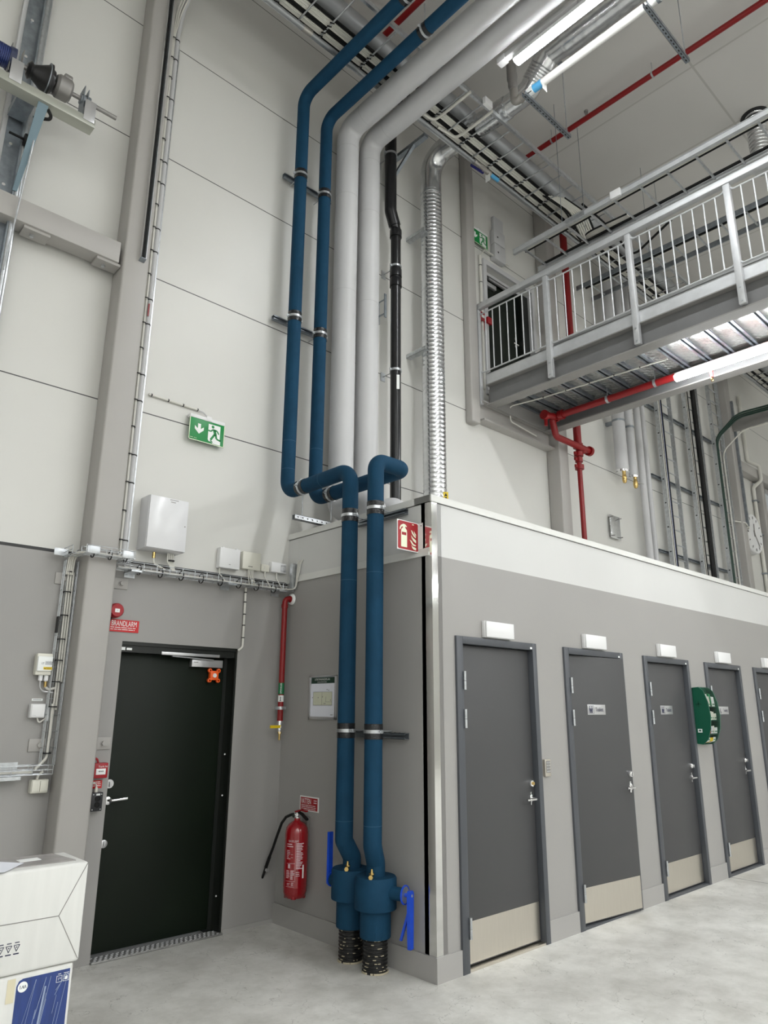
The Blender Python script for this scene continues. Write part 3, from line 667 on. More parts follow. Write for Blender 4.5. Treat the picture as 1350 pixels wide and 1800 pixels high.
t.p('corrugated_section', spiral([(pB + pC) / 2 - (pC - pB) * 0.25, pC], 0.120, 0.03, 0.007), 'foil')
t.p('upper_elbow', MB().tube(fillet([(pB + pC) / 2 + (pC - pB) * 0.2, pC, pC + V((0, -0.3, 0))], 0.12, 10), 0.13, 30), 'foil')
t.p('ceiling_run', spiral([pC + V((0, -0.2, 0)), (1.70, -5.6, 8.24)], 0.150, 0.12, 0.003, 36), 'foil')
for z in (3.2, 5.35, 6.85):
    b = t.p('shelf_bracket', MB().box((DXR - 0.17, -0.30, z), (DXR - 0.10, -0.002, z + 0.004)).box((DXR - 0.17, -0.30, z), (DXR - 0.166, -0.002, z + 0.045)), 'galv')
k = Face((DXR - 0.107 * 0.66 + 0.06, DYR - 0.107 * 0.75 - 0.045, 3.60), (0.75, -0.66, 0), UZ)
mb = MB(); k.rect(mb, 0, 0, 0.05, 0.15, 0.0); s = t.p('duct_label', mb, 'yellow', None, 'yellow duct label with a black arrow')
mb = MB(); k.poly(mb, [(0.01, 0.105), (0.04, 0.105), (0.025, 0.14)], 0.001); k.rect(mb, 0.015, 0.015, 0.035, 0.095, 0.001); t.p('label_print', mb, 'inkblack', s)

# red pipe with yellow valve by the corner
t = Thing('water_pipe', 'thin red pipe with yellow valve handle by the corner of the block', 'pipe', (-0.075, -0.075, 1.43))
rx, ry = -0.078, -0.085
t.p('pipe_tube', MB().tube(fillet([(rx, ry, 1.50), (rx, ry, 2.50), (0.0, ry, 2.50)], 0.045, 8), 0.0235, 18), 'red')
for a, b in (((rx, ry, 2.42), (rx, ry, 2.45)), ((-0.035, ry, 2.5), (-0.02, ry, 2.5))): t.p('elbow_socket', MB().cyl(a, b, 0.029, 18), 'red')
t.p('wall_seal', MB().lathe([(0.045, 0), (0.05, 0.008), (0.044, 0.02), (0.03, 0.024)], (0.0, ry, 2.5), (-1, 0, 0), 14), 'signwhite')
t.p('pipe_clamp', MB().band((rx, ry, 1.60), UZ, 0.0235, 0.030, 0.025, 20).cyl((rx, ry, 1.60), (rx, -0.002, 1.60), 0.006, 8).obox((rx - 0.04, ry, 1.60), (0.012, 0.005, 0.012)).obox((rx + 0.04, ry, 1.60), (0.012, 0.005, 0.012)), 'galv')
mb = MB().band((rx, ry, 1.755), UZ, 0.023, 0.0243, 0.09, 20); s = t.p('green_label', mb, 'labelgreen')
s2 = t.p('number_label', MB().band((rx, ry, 1.675), UZ, 0.023, 0.0243, 0.05, 20), 'signwhite')
f = Face((rx - 0.0165, ry - 0.0183, 0), (0.74, -0.67, 0), UZ); k = MB(); f.rect(k, -0.003, 1.66, 0.003, 1.69, 0.001); f.rect(k, -0.008, 1.655, 0.008, 1.66, 0.001); t.p('lettering', k, 'inkblack', s2, smooth=0)
k = MB(); f.text(k, 'SPRINKLER', 0.006, 1.715, 0.017, 0.001, rot=pi / 2); t.p('lettering', k, 'signwhite', s, smooth=0)
t.p('valve_body', MB().lathe([(0.016, 1.40), (0.016, 1.42), (0.022, 1.425), (0.022, 1.45), (0.016, 1.455), (0.024, 1.465), (0.024, 1.49), (0.022, 1.50)], (rx, ry, 0), n=16).cyl((rx, ry, 1.452), (rx - 0.02, ry - 0.035, 1.452), 0.008, 10), 'chrome')
t.p('valve_handle', MB().bar((rx - 0.012, ry - 0.03, 1.455), (rx - 0.115, ry - 0.035, 1.455), 0.012, 0.022), 'yellow')
t.p('drain_nozzle', MB().cyl((rx, ry, 1.41), (rx, ry, 1.35), 0.009, 12).cyl((rx, ry, 1.40), (rx, ry, 1.415), 0.018, 6), 'brass')
# ================================================================== WALL FITTINGS BY THE EXIT DOOR
def wallbox(name, label, cat, x0, z0, x1, z1, dep, m, y=0.0, bev=0.006, group=None):
    t = Thing(name, label, cat, ((x0 + x1) / 2, y, z0), group); t.p('housing', MB().box((x0, y - dep, z0), (x1, y - 0.001, z1), bev), m); return t
# wall cabinet
t = Thing('wall_cabinet', 'large white wall cabinet above the cable tray by the column', 'cabinet', (-1.15, 0, 2.79))
t.p('cabinet_body', MB().box((-1.388, -0.15, 2.735), (-1.072, -0.002, 3.14), 0.004), 'enamel')
d = t.p('cabinet_door', MB().box((-1.386, -0.166, 2.738), (-1.074, -0.152, 3.137), 0.004), 'enamel')
f = wallface(-1.388, 2.735, -0.166); k = MB(); f.rect(k, 0.165, 0.37, 0.205, 0.376); f.disc(k, 0.295, 0.20, 0.005); t.p('door_marks', k, 'cast', d)
t.p('top_vent', MB().box((-1.23, -0.1666, 3.122), (-1.16, -0.166, 3.128)), 'cast', d)
t.p('cable_glands', MB().cyl((-1.285, -0.09, 2.72), (-1.285, -0.09, 2.675), 0.012, 10), 'brass')
for i, x in enumerate((-1.17, -1.155, -1.14, -1.125)): t.p('cable', MB().tube(fillet([(x, -0.08, 2.73), (x, -0.08, 2.67), (-1.12 + i * 0.006, -0.075, 2.60)], 0.04), 0.006, 8), 'cable')
t.p('cable', MB().tube(fillet([(-1.285, -0.09, 2.69), (-1.285, -0.09, 2.64), (-1.18, -0.075, 2.60)], 0.04), 0.008, 8), 'cable')
t.p('cable_tie', MB().band((-1.14, -0.08, 2.675), UZ, 0.01, 0.026, 0.01, 12), 'inkblack')
for lab, x0, z0, x1, z1, dep, m in (('wide white box, first right of the big cabinet', -0.712, 2.69, -0.525, 2.857, 0.06, 'white'), ('cream box, second right of the big cabinet', -0.489, 2.712, -0.312, 2.86, 0.045, 'cream'),
                          ('smallest cream box between the two white ones above the tray', -0.298, 2.716, -0.216, 2.778, 0.035, 'cream'), ('white box with a round grille, last before the block', -0.206, 2.721, -0.052, 2.808, 0.05, 'white')):
    t = wallbox('junction_box', lab, 'box', x0, z0, x1, z1, dep, m, group='small boxes above the cable tray')
    xc = (x0 + x1) / 2; f = wallface(x0, z0, -dep); k = MB()
    if x0 == -0.712:
        t.p('cover_seam', MB().box((x0 - 0.001, -dep + 0.018, z0 - 0.001), (x1 + 0.001, -dep + 0.020, z1 + 0.001)), 'alu')
        t.p('hinge_clips', MB().box((x0 + 0.02, -dep + 0.004, z1 - 0.002), (x0 + 0.04, -dep + 0.016, z1 + 0.006)).box((x1 - 0.04, -dep + 0.004, z1 - 0.002), (x1 - 0.02, -dep + 0.016, z1 + 0.006)), 'white')
        f.rect(k, 0.085, 0.03, 0.10, 0.034); t.p('badge', k, 'cast'); cables = [(x0 + 0.02, x0 + 0.06)]
    elif x0 == -0.489:
        f.rect(k, 0.055, 0.022, 0.064, 0.027); f.rect(k, 0.068, 0.022, 0.077, 0.027); f.rect(k, 0.081, 0.022, 0.095, 0.027); t.p('lettering', k, 'inkblack'); cables = [(xc - 0.02, xc - 0.03), (xc - 0.005, xc), (xc + 0.01, xc + 0.015), (xc + 0.022, xc + 0.03)]
    elif x0 == -0.298:
        f.disc(k, 0.03, 0.04, 0.004); f.disc(k, 0.03, 0.025, 0.004); t.p('screws', k, 'alu'); cables = [(xc, xc + 0.04)]
    else:
        f.rect(k, 0.092, 0.01, 0.145, 0.07); t.p('grille_panel', k, 'alu'); k = MB()
        for r in (0.012, 0.02): k.add(*(lambda q: (q.v, q.f))(MB().band(f.P(0.119, 0.04, 0.002), f.N, r - 0.003, r, 0.002, 20)))
        t.p('speaker_rings', k, 'white'); cables = [(xc - 0.01, xc + 0.03)]
    for a, b in cables: t.p('cable', MB().tube(fillet([(a, -0.03, z0), (a, -0.03, z0 - 0.045), (b, -0.07, 2.575)], 0.03), 0.005, 8), 'cable')

# wire basket cable trays
def wire_tray(t, p, q, side, up, w_=0.10, h=0.055, pitch=0.1, r=0.0026, m='galv', par=None):
    """longitudinal wires along p-q and U-shaped cross wires"""
    p, q, side, up = V(p), V(q), V(side).normalized(), V(up).normalized(); d = (q - p).normalized(); L_ = (q - p).length; mb = MB()
    for a, b in ((-.5, 0), (-.17, 0), (.17, 0), (.5, 0), (-.5, .5), (.5, .5), (-.5, 1), (.5, 1)): mb.cyl(p + side * a * w_ + up * b * h, q + side * a * w_ + up * b * h, r, 6)
    n = max(2, int(L_ / pitch))
    for i in range(n + 1):
        o = p + d * (L_ * i / n)
        for a, b in (((-.5, 1), (-.5, 0)), ((-.5, 0), (.5, 0)), ((.5, 0), (.5, 1))): mb.cyl(o + side * a[0] * w_ + up * a[1] * h, o + side * b[0] * w_ + up * b[1] * h, r, 6)
    return t.p('basket', mb, m, par)
def ties(t, pts, axis, r, par=None, h=0.008):
    for p in pts: t.p('cable_tie', MB().band(V(p), axis, r, r + 0.003, h, 12), 'inkblack', par)
t = Thing('cable_tray', 'wire basket cable tray running above the exit door', 'cable tray', (-0.8, -0.07, 2.555))
wire_tray(t, (-1.57, -0.065, 2.565), (-0.02, -0.065, 2.565), UY, UZ)
for j in range(5): t.p('cable', MB().tube([(-1.55, -0.095 + j * 0.013, 2.574), (-0.9, -0.09 + j * 0.012, 2.576), (-0.06, -0.095 + j * 0.013, 2.574)], 0.006, 8), 'cable')
ties(t, [(-1.38 + 0.17 * q, -0.07, 2.575) for q in range(8)], UX, 0.036)
for x in (-1.42, -0.62, -0.13): t.p('tray_bracket', MB().box((x - 0.04, -0.13, 2.548), (x + 0.04, -0.002, 2.56)).box((x - 0.04, -0.006, 2.52), (x + 0.04, -0.002, 2.6)), 'galv')
k = t.p('corner_upstand', MB().box((-0.052, -0.14, 2.58), (-0.008, -0.10, 2.80), 0.003), 'galv')
for j in range(3): t.p('cable', MB().tube(fillet([(-0.10, -0.09 - j * 0.012, 2.575), (-0.022, -0.15, 2.575), (-0.012 - j * 0.006, -0.16 - j * 0.03, 2.80), (-0.002, -0.16 - j * 0.03, 2.83)], 0.04), 0.005, 8), 'cable')
t = Thing('cable_tray', 'wire basket cable tray wrapping round the front of the column', 'cable tray', (-1.72, -0.26, 2.60))
YC = -0.262
wire_tray(t, (-1.86, YC, 2.60), (-1.52, YC, 2.60), UY, UZ, 0.09, 0.055, 0.08)
wire_tray(t, (-1.875, -0.05, 2.60), (-1.875, YC + 0.04, 2.60), UX, UZ, 0.09, 0.055, 0.08); wire_tray(t, (-1.545, -0.12, 2.60), (-1.545, YC + 0.04, 2.60), UX, UZ, 0.09, 0.055, 0.08)
for a in (((-1.97, -0.30), (-1.86, -0.27)), ((-1.855, YC - 0.05), (-1.77, YC - 0.046)), ((-1.61, YC - 0.05), (-1.53, YC - 0.046))):
    z0 = 2.60
    t.p('splice_plate', MB().box((a[0][0], a[0][1], z0), (a[1][0], a[1][1], z0 + 0.05), 0.002) if a[0][0] > -1.9 else MB().box((-1.99, -0.075, 2.60), (-1.90, -0.07, 2.65), 0.002), 'galv')
for j in range(4): t.p('cable', MB().tube(fillet([(-1.885 + j * 0.013, -0.055, 2.48), (-1.885 + j * 0.013, -0.07, 2.605), (-1.88 + 0.012 * j, YC + 0.02 - 0.012 * j, 2.61), (-1.55 - 0.01 * j, YC + 0.02 - 0.012 * j, 2.61), (-1.545 - 0.01 * j, -0.1, 2.61)], 0.04), 0.0065, 8), 'cable')
ties(t, [(x, YC, 2.61) for x in (-1.80, -1.68, -1.57)], UX, 0.03)
t = Thing('cable_tray', 'vertical wire basket cable tray down the left side of the column', 'cable tray', (-1.875, -0.05, 1.20))
wire_tray(t, (-1.852, -0.012, 1.24), (-1.852, -0.012, 2.58), UX, (0, -1, 0), 0.085, 0.04, 0.1)
for j in range(3): t.p('cable', MB().tube([(-1.850 + j * 0.014, -0.03, 1.40 + 0.18 * j), (-1.856 + j * 0.016, -0.03, 2.0), (-1.866 + j * 0.017, -0.04, 2.5)], 0.0065, 8), 'cable')
t.p('cable', MB().tube(fillet([(-1.862, -0.036, 1.62), (-1.858, -0.036, 1.45), (-1.86, -0.04, 1.28), (-1.93, -0.06, 1.215)], 0.05), 0.009, 8), 'cable')
ties(t, [(-1.862, -0.037, z) for z in (1.31, 1.60, 1.76, 1.90, 2.04, 2.20, 2.36, 2.5)], UZ, 0.026)
t.p('black_clip', MB().box((-1.905, -0.06, 2.08), (-1.895, -0.03, 2.19)), 'inkblack'); t.p('tray_bracket', MB().box((-1.90, -0.02, 1.51), (-1.85, -0.002, 1.60)), 'galv')
t = Thing('cable_tray', 'horizontal wire basket cable tray low on the wall left of the column', 'cable tray', (-2.4, -0.05, 1.18))
wire_tray(t, (-3.2, -0.05, 1.185), (-1.83, -0.05, 1.185), UY, UZ, 0.09, 0.055, 0.12)
t.p('tray_bracket', MB().box((-2.16, -0.10, 1.16), (-2.02, -0.002, 1.18)).box((-2.16, -0.008, 1.15), (-2.02, -0.002, 1.26)), 'galv')
for j in range(2): t.p('cable', MB().tube([(-3.1, -0.055 - j * 0.015, 1.20), (-1.95, -0.055 - j * 0.015, 1.20)], 0.007, 8), 'cable')

# boxes left of the column
t = wallbox('junction_box', 'upper light grey box with yellow sticker left of the column', 'box', -2.004, 1.80, -1.904, 1.94, 0.06, 'alu' if False else 'cream', bev=0.008)
t.p('lid', MB().box((-2.001, -0.075, 1.825), (-1.907, -0.058, 1.92), 0.006), 'signwhite'); f = wallface(-2.004, 1.80, -0.075); k = MB(); f.rect(k, 0.042, 0.035, 0.096, 0.052); s = t.p('warning_sticker', k, 'yellow')
k = MB(); f.poly(k, [(0.046, 0.038), (0.056, 0.038), (0.051, 0.048)], 0.0018); f.lines(k, 0.058, 0.093, 0.045, 2, 0.007, 0.003, d=0.0018); t.p('sticker_print', k, 'inkblack', s); k = MB(); f.text(k, '17', 0.025, 0.068, 0.018); f.lines(k, 0.05, 0.095, 0.086, 4, 0.006, 0.0022); t.p('lettering', k, 'ink')
for x in (-1.96, -1.925): t.p('cable_gland', MB().cyl((x, -0.035, 1.80), (x, -0.035, 1.765), 0.014, 10), 'white')
t.p('cable', MB().tube(fillet([(-1.96, -0.035, 1.77), (-1.955, -0.035, 1.70), (-1.87, -0.035, 1.69)], 0.06), 0.005, 8), 'alu')
t.p('cable', MB().tube(fillet([(-1.925, -0.035, 1.77), (-1.92, -0.035, 1.705), (-1.86, -0.035, 1.72)], 0.04), 0.008, 8), 'cable')
t.p('marker_sleeve', MB().cyl((-1.925, -0.035, 1.76), (-1.923, -0.035, 1.725), 0.010, 10), 'brass'); t.p('side_switch', MB().box((-1.904, -0.05, 1.88), (-1.889, -0.02, 1.91)), 'inkblack')
t = wallbox('junction_box', 'square white switch box with a small label strip above it', 'box', -2.0, 1.53, -1.908, 1.618, 0.05, 'white')
t.p('front_cover', MB().box((-1.995, -0.056, 1.535), (-1.913, -0.049, 1.613), 0.004), 'white'); f = wallface(-2.0, 1.53, -0.056); k = MB(); f.rect(k, 0.012, 0.014, 0.035, 0.018); t.p('badge', k, 'alu')
t.p('cable', MB().tube(fillet([(-1.945, -0.03, 1.53), (-1.935, -0.03, 1.495), (-1.885, -0.03, 1.535)], 0.03), 0.005, 8), 'cable')
t = Thing('label_strip', 'tiny white label strip on the wall above the square switch box', 'label', (-1.95, 0, 1.635)); t.p('strip', MB().box((-1.985, -0.003, 1.637), (-1.918, -0.0005, 1.652)), 'signwhite'); f = wallface(-1.985, 1.637, -0.003); k = MB(); f.rect(k, 0.006, 0.006, 0.058, 0.009); t.p('lettering', k, 'ink')
t = wallbox('wall_socket', 'white double socket under the low cable tray at far left', 'socket', -1.938, 1.07, -1.832, 1.152, 0.055, 'cream')
for x in (-1.908, -1.858): t.p('socket_lid', MB().box((x - 0.026, -0.062, 1.08), (x + 0.022, -0.054, 1.146), 0.003), 'cream')
t.p('cable', MB().tube(fillet([(-1.90, -0.03, 1.145), (-1.895, -0.03, 1.175), (-1.87, -0.04, 1.20)], 0.02), 0.008, 8), 'cable')

# vertical conduit with cables beside the column
t = Thing('cable_duct', 'white conduit and strapped cables running up the wall beside the column', 'conduit', (-1.53, -0.03, 2.62))
CX = -1.498
t.p('conduit_tube', MB().tube(fillet([(CX, -0.045, 2.64), (CX, -0.045, 7.5), (CX + 0.01, -0.08, 7.75), (CX + 0.02, -0.5, 8.2)], 0.2), 0.021, 16), 'sheath')
t.p('perforated_strip', MB().box((CX + 0.018, -0.024, 2.66), (CX + 0.042, -0.018, 7.4)), 'galv')
for j in range(3): t.p('cable', MB().tube(fillet([(CX - 0.047 + j * 0.010, -0.05 - 0.012 * (j % 2), 2.62), (CX - 0.047 + j * 0.010, -0.05 - 0.012 * (j % 2), 5.0), (CX - 0.047 + j * 0.010, -0.05, 7.5), (CX - 0.05 + j * 0.02, -0.1, 7.72), (CX - 0.02 + j * 0.04, -0.5, 8.2)], 0.2), 0.0065, 8), 'cable')
for q in range(22):
    z = 2.78 + q * 0.222
    if q % 3 != 1: t.p('cable_tie', MB().band((CX, -0.045, z), UZ, 0.021, 0.0245, 0.009, 12), 'inkblack')
    t.p('cable_tie', MB().band((CX - 0.037, -0.053, z), UZ, 0.018, 0.0215, 0.009, 10), 'inkblack')
t.p('cable_tag', MB().box((CX - 0.022, -0.075, 4.62), (CX - 0.010, -0.07, 4.73)), 'red')
# black slotted channel on the column
t = Thing('slot_channel', 'dark slotted steel channel screwed to the upper front of the column', 'rail', (-1.665, -0.22, 4.99))
t.p('channel_side', MB().box((-1.69, -0.246, 4.99), (-1.684, -0.206, 8.0)), 'chrome'); t.p('channel_side', MB().box((-1.650, -0.246, 4.99), (-1.644, -0.206, 8.0)), 'galv'); t.p('channel_back', MB().box((-1.685, -0.212, 4.99), (-1.649, -0.206, 8.0)), 'inkblack')
t.p('end_cap', MB().prism([(-1.69, -0.246, 4.99), (-1.644, -0.246, 4.99), (-1.644, -0.207, 4.975), (-1.69, -0.207, 4.975)], (0, 0, 0.006)), 'galvdark')
# thin conduit down to the door and one to the exit sign
t = Thing('cable_conduit', 'thin tied conduit from the tray down to the exit door frame', 'conduit', (-0.43, -0.015, 2.06)); t.p('conduit_tube', MB().tube(fillet([(-0.43, -0.02, 2.56), (-0.43, -0.02, 2.075), (-0.465, -0.012, 2.045)], 0.03), 0.009, 10), 'cable')
ties(t, [(-0.43, -0.02, z) for z in (2.15, 2.25, 2.34, 2.44, 2.52)], UZ, 0.009)
t = Thing('cable_conduit', 'short tied conduit leading to the green exit sign on the wall', 'conduit', (-1.2, -0.015, 4.0))
a, b = at(262, 693, y=-0.015), at(349, 721, y=-0.015); b.z = a.z + (b.z - a.z); c = V((-0.91, -0.04, 3.94))
t.p('conduit_tube', MB().cyl(a, b, 0.009, 10), 'cable'); t.p('cable', MB().tube(fillet([b, b + V((0.04, 0, -0.005)), c], 0.02), 0.005, 8), 'alu'); ties(t, [a + (b - a) * q for q in (0.05, 0.38, 0.68, 0.98)], b - a, 0.009)

# exit signs
def exit_sign(label, x0, x1, z0, z1, y, loc, clipleft=False):
    t = Thing('exit_sign', label, 'sign', loc, 'green running man exit signs'); W, Hh = x1 - x0, z1 - z0; s = W / 0.385
    t.p('acrylic_panel', MB().box((x0, y, z0), (x1, y + 0.006, z1), 0.001), 'green')
    t.p('lamp_housing', MB().box((x0, y - 0.004, z1 - 0.002), (x1, -0.002, z1 + 0.03), 0.006).box((x0 + W * 0.45, y - 0.008, z1 + 0.0), (x0 + W * 0.62, -0.004, z1 + 0.045), 0.01), 'white')
    f = wallface(x0, z0, y); k = MB(); b = 0.006
    for r in ((0, 0, W, b), (0, 0, b, Hh), (W - b, 0, W, Hh)): f.rect(k, *r, 0.0005)
    t.p('light_edge', k, 'lum'); k = MB(); S = lambda u, v: (u * W, v * Hh)
    f.poly(k, [S(.235, .78), S(.315, .78), S(.315, .55), S(.40, .66), S(.40, .52), S(.275, .33), S(.15, .52), S(.15, .66), S(.235, .55)])
    f.poly(k, [S(.53, .90), S(.87, .90), S(.87, .27), S(.89, .27), S(.89, .05), S(.67, .05), S(.62, .12), S(.56, .12), S(.53, .20)])
    t.p('pictogram_white', k, 'signwhite', smooth=0); k = MB(); w_ = 0.062 * W
    f.disc(k, .655 * W, .80 * Hh, 0.040 * W, 0.002)
    for l in ((.53, .60, .60, .58, .6), (.60, .58, .66, .68, .6), (.66, .68, .78, .66, .7), (.78, .66, .835, .53, .6), (.70, .67, .74, .45, 1.3), (.71, .47, .61, .20, .9), (.745, .48, .775, .30, .9), (.775, .30, .89, .25, .7), (.60, .17, .67, .10, .45)):
        f.line(k, l[0] * W, l[1] * Hh, l[2] * W, l[3] * Hh, w_ * l[4], 0.002)
    f.line(k, .87 * W, .27 * Hh, .91 * W, .25 * Hh, w_ * .7, 0.002)
    t.p('pictogram_man', k, 'green', smooth=0); k = MB(); f.rect(k, .04 * W, .10 * Hh, .12 * W, .112 * Hh, 0.002); f.disc(k, .155 * W, .108 * Hh, .008 * W, 0.002); f.rect(k, .18 * W, .10 * Hh, .22 * W, .112 * Hh, 0.002); t.p('maker_mark', k, 'lum', smooth=0)
YS = -0.05; a, b = at(334, 734, y=YS), at(391, 787, y=YS)
exit_sign('green running man exit sign on the wall above the white cabinet', a.x, b.x + 0.01, b.z, b.z + 0.195, YS, (a.x, 0, b.z))
a, b = at(833, 403, y=-0.05), at(858, 440, y=-0.05)
exit_sign('green running man exit sign above the upper door by the footbridge', a.x - 0.08, b.x, b.z, b.z + 0.20, -0.05, (a.x, 0, b.z))

# fire alarm things beside the door
t = Thing('alarm_bell', 'round red fire alarm sounder above the red sign', 'alarm', (-1.485, 0, 2.21)); c = V((-1.507, 0, 2.268))
t.p('sounder_body', MB().lathe([(0.052, 0.001), (0.052, 0.035), (0.050, 0.06), (0.044, 0.068), (0, 0.068)], c, (0, -1, 0), 32), 'darkred'); f = wallface(c.x, c.z, -0.068); k = MB(); f.rect(k, -0.018, -0.016, 0.016, 0.010); l = t.p('label', k, 'signwhite'); k = MB(); f.rect(k, -0.008, -0.008, 0.006, 0.002, 0.002); t.p('label_print', k, 'alu', l)
t.p('cable', MB().tube(fillet([c + V((-0.02, -0.02, -0.05)), c + V((-0.025, -0.015, -0.075)), c + V((-0.05, -0.012, -0.09))], 0.02), 0.006, 8), 'rubber')
t = Thing('alarm_sign', 'red BRANDLARM sign left above the green door', 'sign', (-1.42, 0, 2.12)); a = at(191, 1087.5, y=-0.006); b = at(243, 1113, y=-0.006); sx0, sx1, sz0, sz1 = -1.56, b.x, b.z, b.z + 0.087
t.p('sign_plate', MB().box((sx0, -0.006, sz0), (sx1, -0.002, sz1)), 'redsign'); f = wallface(sx0, sz0, -0.006); k = MB(); f.text(k, 'BRANDLARM', 0.042, 0.041, 0.054, sx=0.60); f.lines(k, 0.04, 0.225, 0.028, 1, 0.01, 0.0045); f.lines(k, 0.04, 0.22, 0.014, 1, 0.01, 0.0045); t.p('lettering', k, 'signwhite', smooth=0)
t = Thing('call_point', 'red fire alarm call point with white window beside the door handle', 'call point', (-1.475, 0, 1.12)); x0, z0 = -1.545, 1.137
t.p('housing', MB().box((x0, -0.055, z0), (x0 + 0.093, -0.001, z0 + 0.098), 0.006), 'darkred'); w_ = t.p('window', MB().box((x0 + 0.012, -0.057, z0 + 0.024), (x0 + 0.077, -0.054, z0 + 0.062), 0.001), 'signwhite'); f = wallface(x0, z0, -0.057); k = MB()
f.disc(k, 0.045, 0.045, 0.004); f.poly(k, [(0.027, 0.045), (0.036, 0.051), (0.036, 0.039)]); f.poly(k, [(0.063, 0.045), (0.054, 0.051), (0.054, 0.039)]); t.p('pictogram', k, 'inkblack', w_)
k = MB(); wallface(x0, z0, -0.055).text(k, 'Tryck hit', 0.024, 0.070, 0.017); t.p('lettering', k, 'signwhite'); t.p('cable', MB().tube(fillet([(x0 + 0.03, -0.03, z0 + 0.098), (x0 + 0.02, -0.03, z0 + 0.125), (x0 - 0.03, -0.03, z0 + 0.135)], 0.02), 0.007, 8), 'darkred')
t = Thing('call_point_sign', 'small red sign under the call point', 'sign', (-1.48, 0, 1.05)); t.p('sign_plate', MB().box((-1.55, -0.005, 1.07), (-1.463, -0.001, 1.122)), 'redsign'); f = wallface(-1.55, 1.07, -0.005); k = MB(); f.lines(k, 0.01, 0.078, 0.038, 3, 0.012, 0.005); t.p('lettering', k, 'signwhite')
t = Thing('push_button_box', 'black two-button box with a white label near the door handle', 'switch', (-1.48, 0, 0.905)); x0, z0 = -1.543, 0.93
t.p('housing', MB().box((x0, -0.05, z0), (x0 + 0.078, -0.001, z0 + 0.118), 0.005), 'darkbox')
for z in (0.08, 0.04): t.p('push_button', MB().lathe([(0.018, 0), (0.018, 0.006), (0.014, 0.006), (0.012, 0.003), (0, 0.003)], (x0 + 0.042, -0.05, z0 + z), (0, -1, 0), 20), 'rubber')
k = MB(); wallface(x0, z0, -0.05).rect(k, 0.03, 0.099, 0.056, 0.110); t.p('label', k, 'signwhite'); t.p('cable_gland', MB().lathe([(0.011, 0), (0.011, 0.015), (0.009, 0.03), (0.005, 0.033)], (x0 + 0.036, -0.025, z0 + 0.118), UZ, 12), 'cream')
t.p('cable', MB().tube(fillet([(x0 + 0.036, -0.025, z0 + 0.15), (x0 + 0.03, -0.025, z0 + 0.175), (x0 - 0.02, -0.025, z0 + 0.178)], 0.02), 0.004, 8), 'cable')
k = MB()
for a in ((0.012, 0.012), (0.066, 0.012), (0.012, 0.106), (0.066, 0.106)): wallface(x0, z0, -0.05).disc(k, *a, 0.0035)
t.p('screws', k, 'alu')

# ------------------------------------------------------------------ block side: extinguisher, plan, signs
t = Thing('fire_extinguisher', 'red fire extinguisher with black hose hanging on the grey block side', 'fire extinguisher', (-0.1, -0.4, 0.27)); ex, ey, r = -0.1, -0.398, 0.088
prof = [(0, 0.28), (0.05, 0.28), (0.068, 0.262), (0.080, 0.275), (r, 0.305), (r, 0.335), (r + 0.0008, 0.337), (r, 0.34), (r, 0.70), (0.080, 0.735), (0.062, 0.762), (0.035, 0.778), (0.022, 0.785), (0.022, 0.80), (0, 0.80)]
t.p('cylinder', MB().lathe(prof, (ex, ey, 0), n=40), 'extred')
for k_ in range(4): a = radians(45 + 90 * k_); t.p('foot', MB().lathe([(0.02, 0.0), (0.024, 0.02), (0.02, 0.035)], (ex + 0.058 * cos(a), ey + 0.058 * sin(a), 0.258), n=12), 'extred')
t.p('valve_head', MB().lathe([(0.020, 0.80), (0.020, 0.81), (0.016, 0.815), (0.018, 0.84), (0, 0.845)], (ex, ey, 0), n=16).cyl((ex, ey + 0.03, 0.825), (ex, ey - 0.01, 0.825), 0.012, 12), 'chrome')
t.p('pressure_gauge', MB().cyl((ex - 0.015, ey + 0.01, 0.818), (ex - 0.032, ey + 0.006, 0.818), 0.014, 16), 'chrome')
t.p('carry_handle', MB().bar((ex, ey + 0.02, 0.842), (ex, ey - 0.055, 0.862), 0.024, 0.012).bar((ex, ey - 0.05, 0.861), (ex, ey - 0.115, 0.858), 0.022, 0.010), 'extred')
t.p('squeeze_lever', MB().bar((ex, ey + 0.0, 0.845), (ex, ey - 0.06, 0.832), 0.02, 0.014).bar((ex, ey - 0.055, 0.834), (ex, ey - 0.125, 0.800), 0.02, 0.014), 'rubber')
P0 = V((ex - 0.01, ey + 0.03, 0.825)); P3 = at(490, 1510, x=-0.12); P4 = at(474, 1508, x=-0.12)
hose = [P0] + [at(u, v, x=-0.11) for u, v in ((512, 1432), (503, 1436), (495, 1447), (486, 1472), (480, 1490), (473, 1508))]
t.p('hose', MB().tube(fillet(hose, 0.03, 5), 0.0105, 12), 'rubber'); a, b = at(474, 1506, x=-0.12), at(461, 1543, x=-0.12); d = (b - a)
t.p('nozzle', MB().cyl(a, a + d * 0.5, 0.013, 12).cyl(a + d * 0.5, b, 0.0095, 12), 'rubber'); t.p('nozzle_lever', MB().obox(a + d * 0.6 + V((0, -0.022, 0)), (0.006, 0.016, 0.010)), 'alu')
t.p('wall_hook', MB().box((-0.03, ey - 0.03, 0.60), (-0.001, ey + 0.03, 0.80)), 'cast')
def cylwrap(rr):
    a0 = math.atan2(-0.66, -0.62)
    return lambda u, v: V((ex + rr * cos(a0 + u / r), ey + rr * sin(a0 + u / r), v))
k = MB(); cw = cylwrap(r + 0.0008)
def crect(u0, v0, u1, v1):
    n = max(1, int((u1 - u0) / 0.012)); u = [u0 + (u1 - u0) * i / n for i in range(n + 1)]
    k.add([cw(x, v0) for x in u] + [cw(x, v1) for x in u], [(i, i + 1, n + 2 + i, n + 1 + i) for i in range(n)])
Face((0, 0, 0), UX, UY).text(k, 'BASELINE', -0.052, 0.645, 0.021, wrap=cw, sx=0.9)
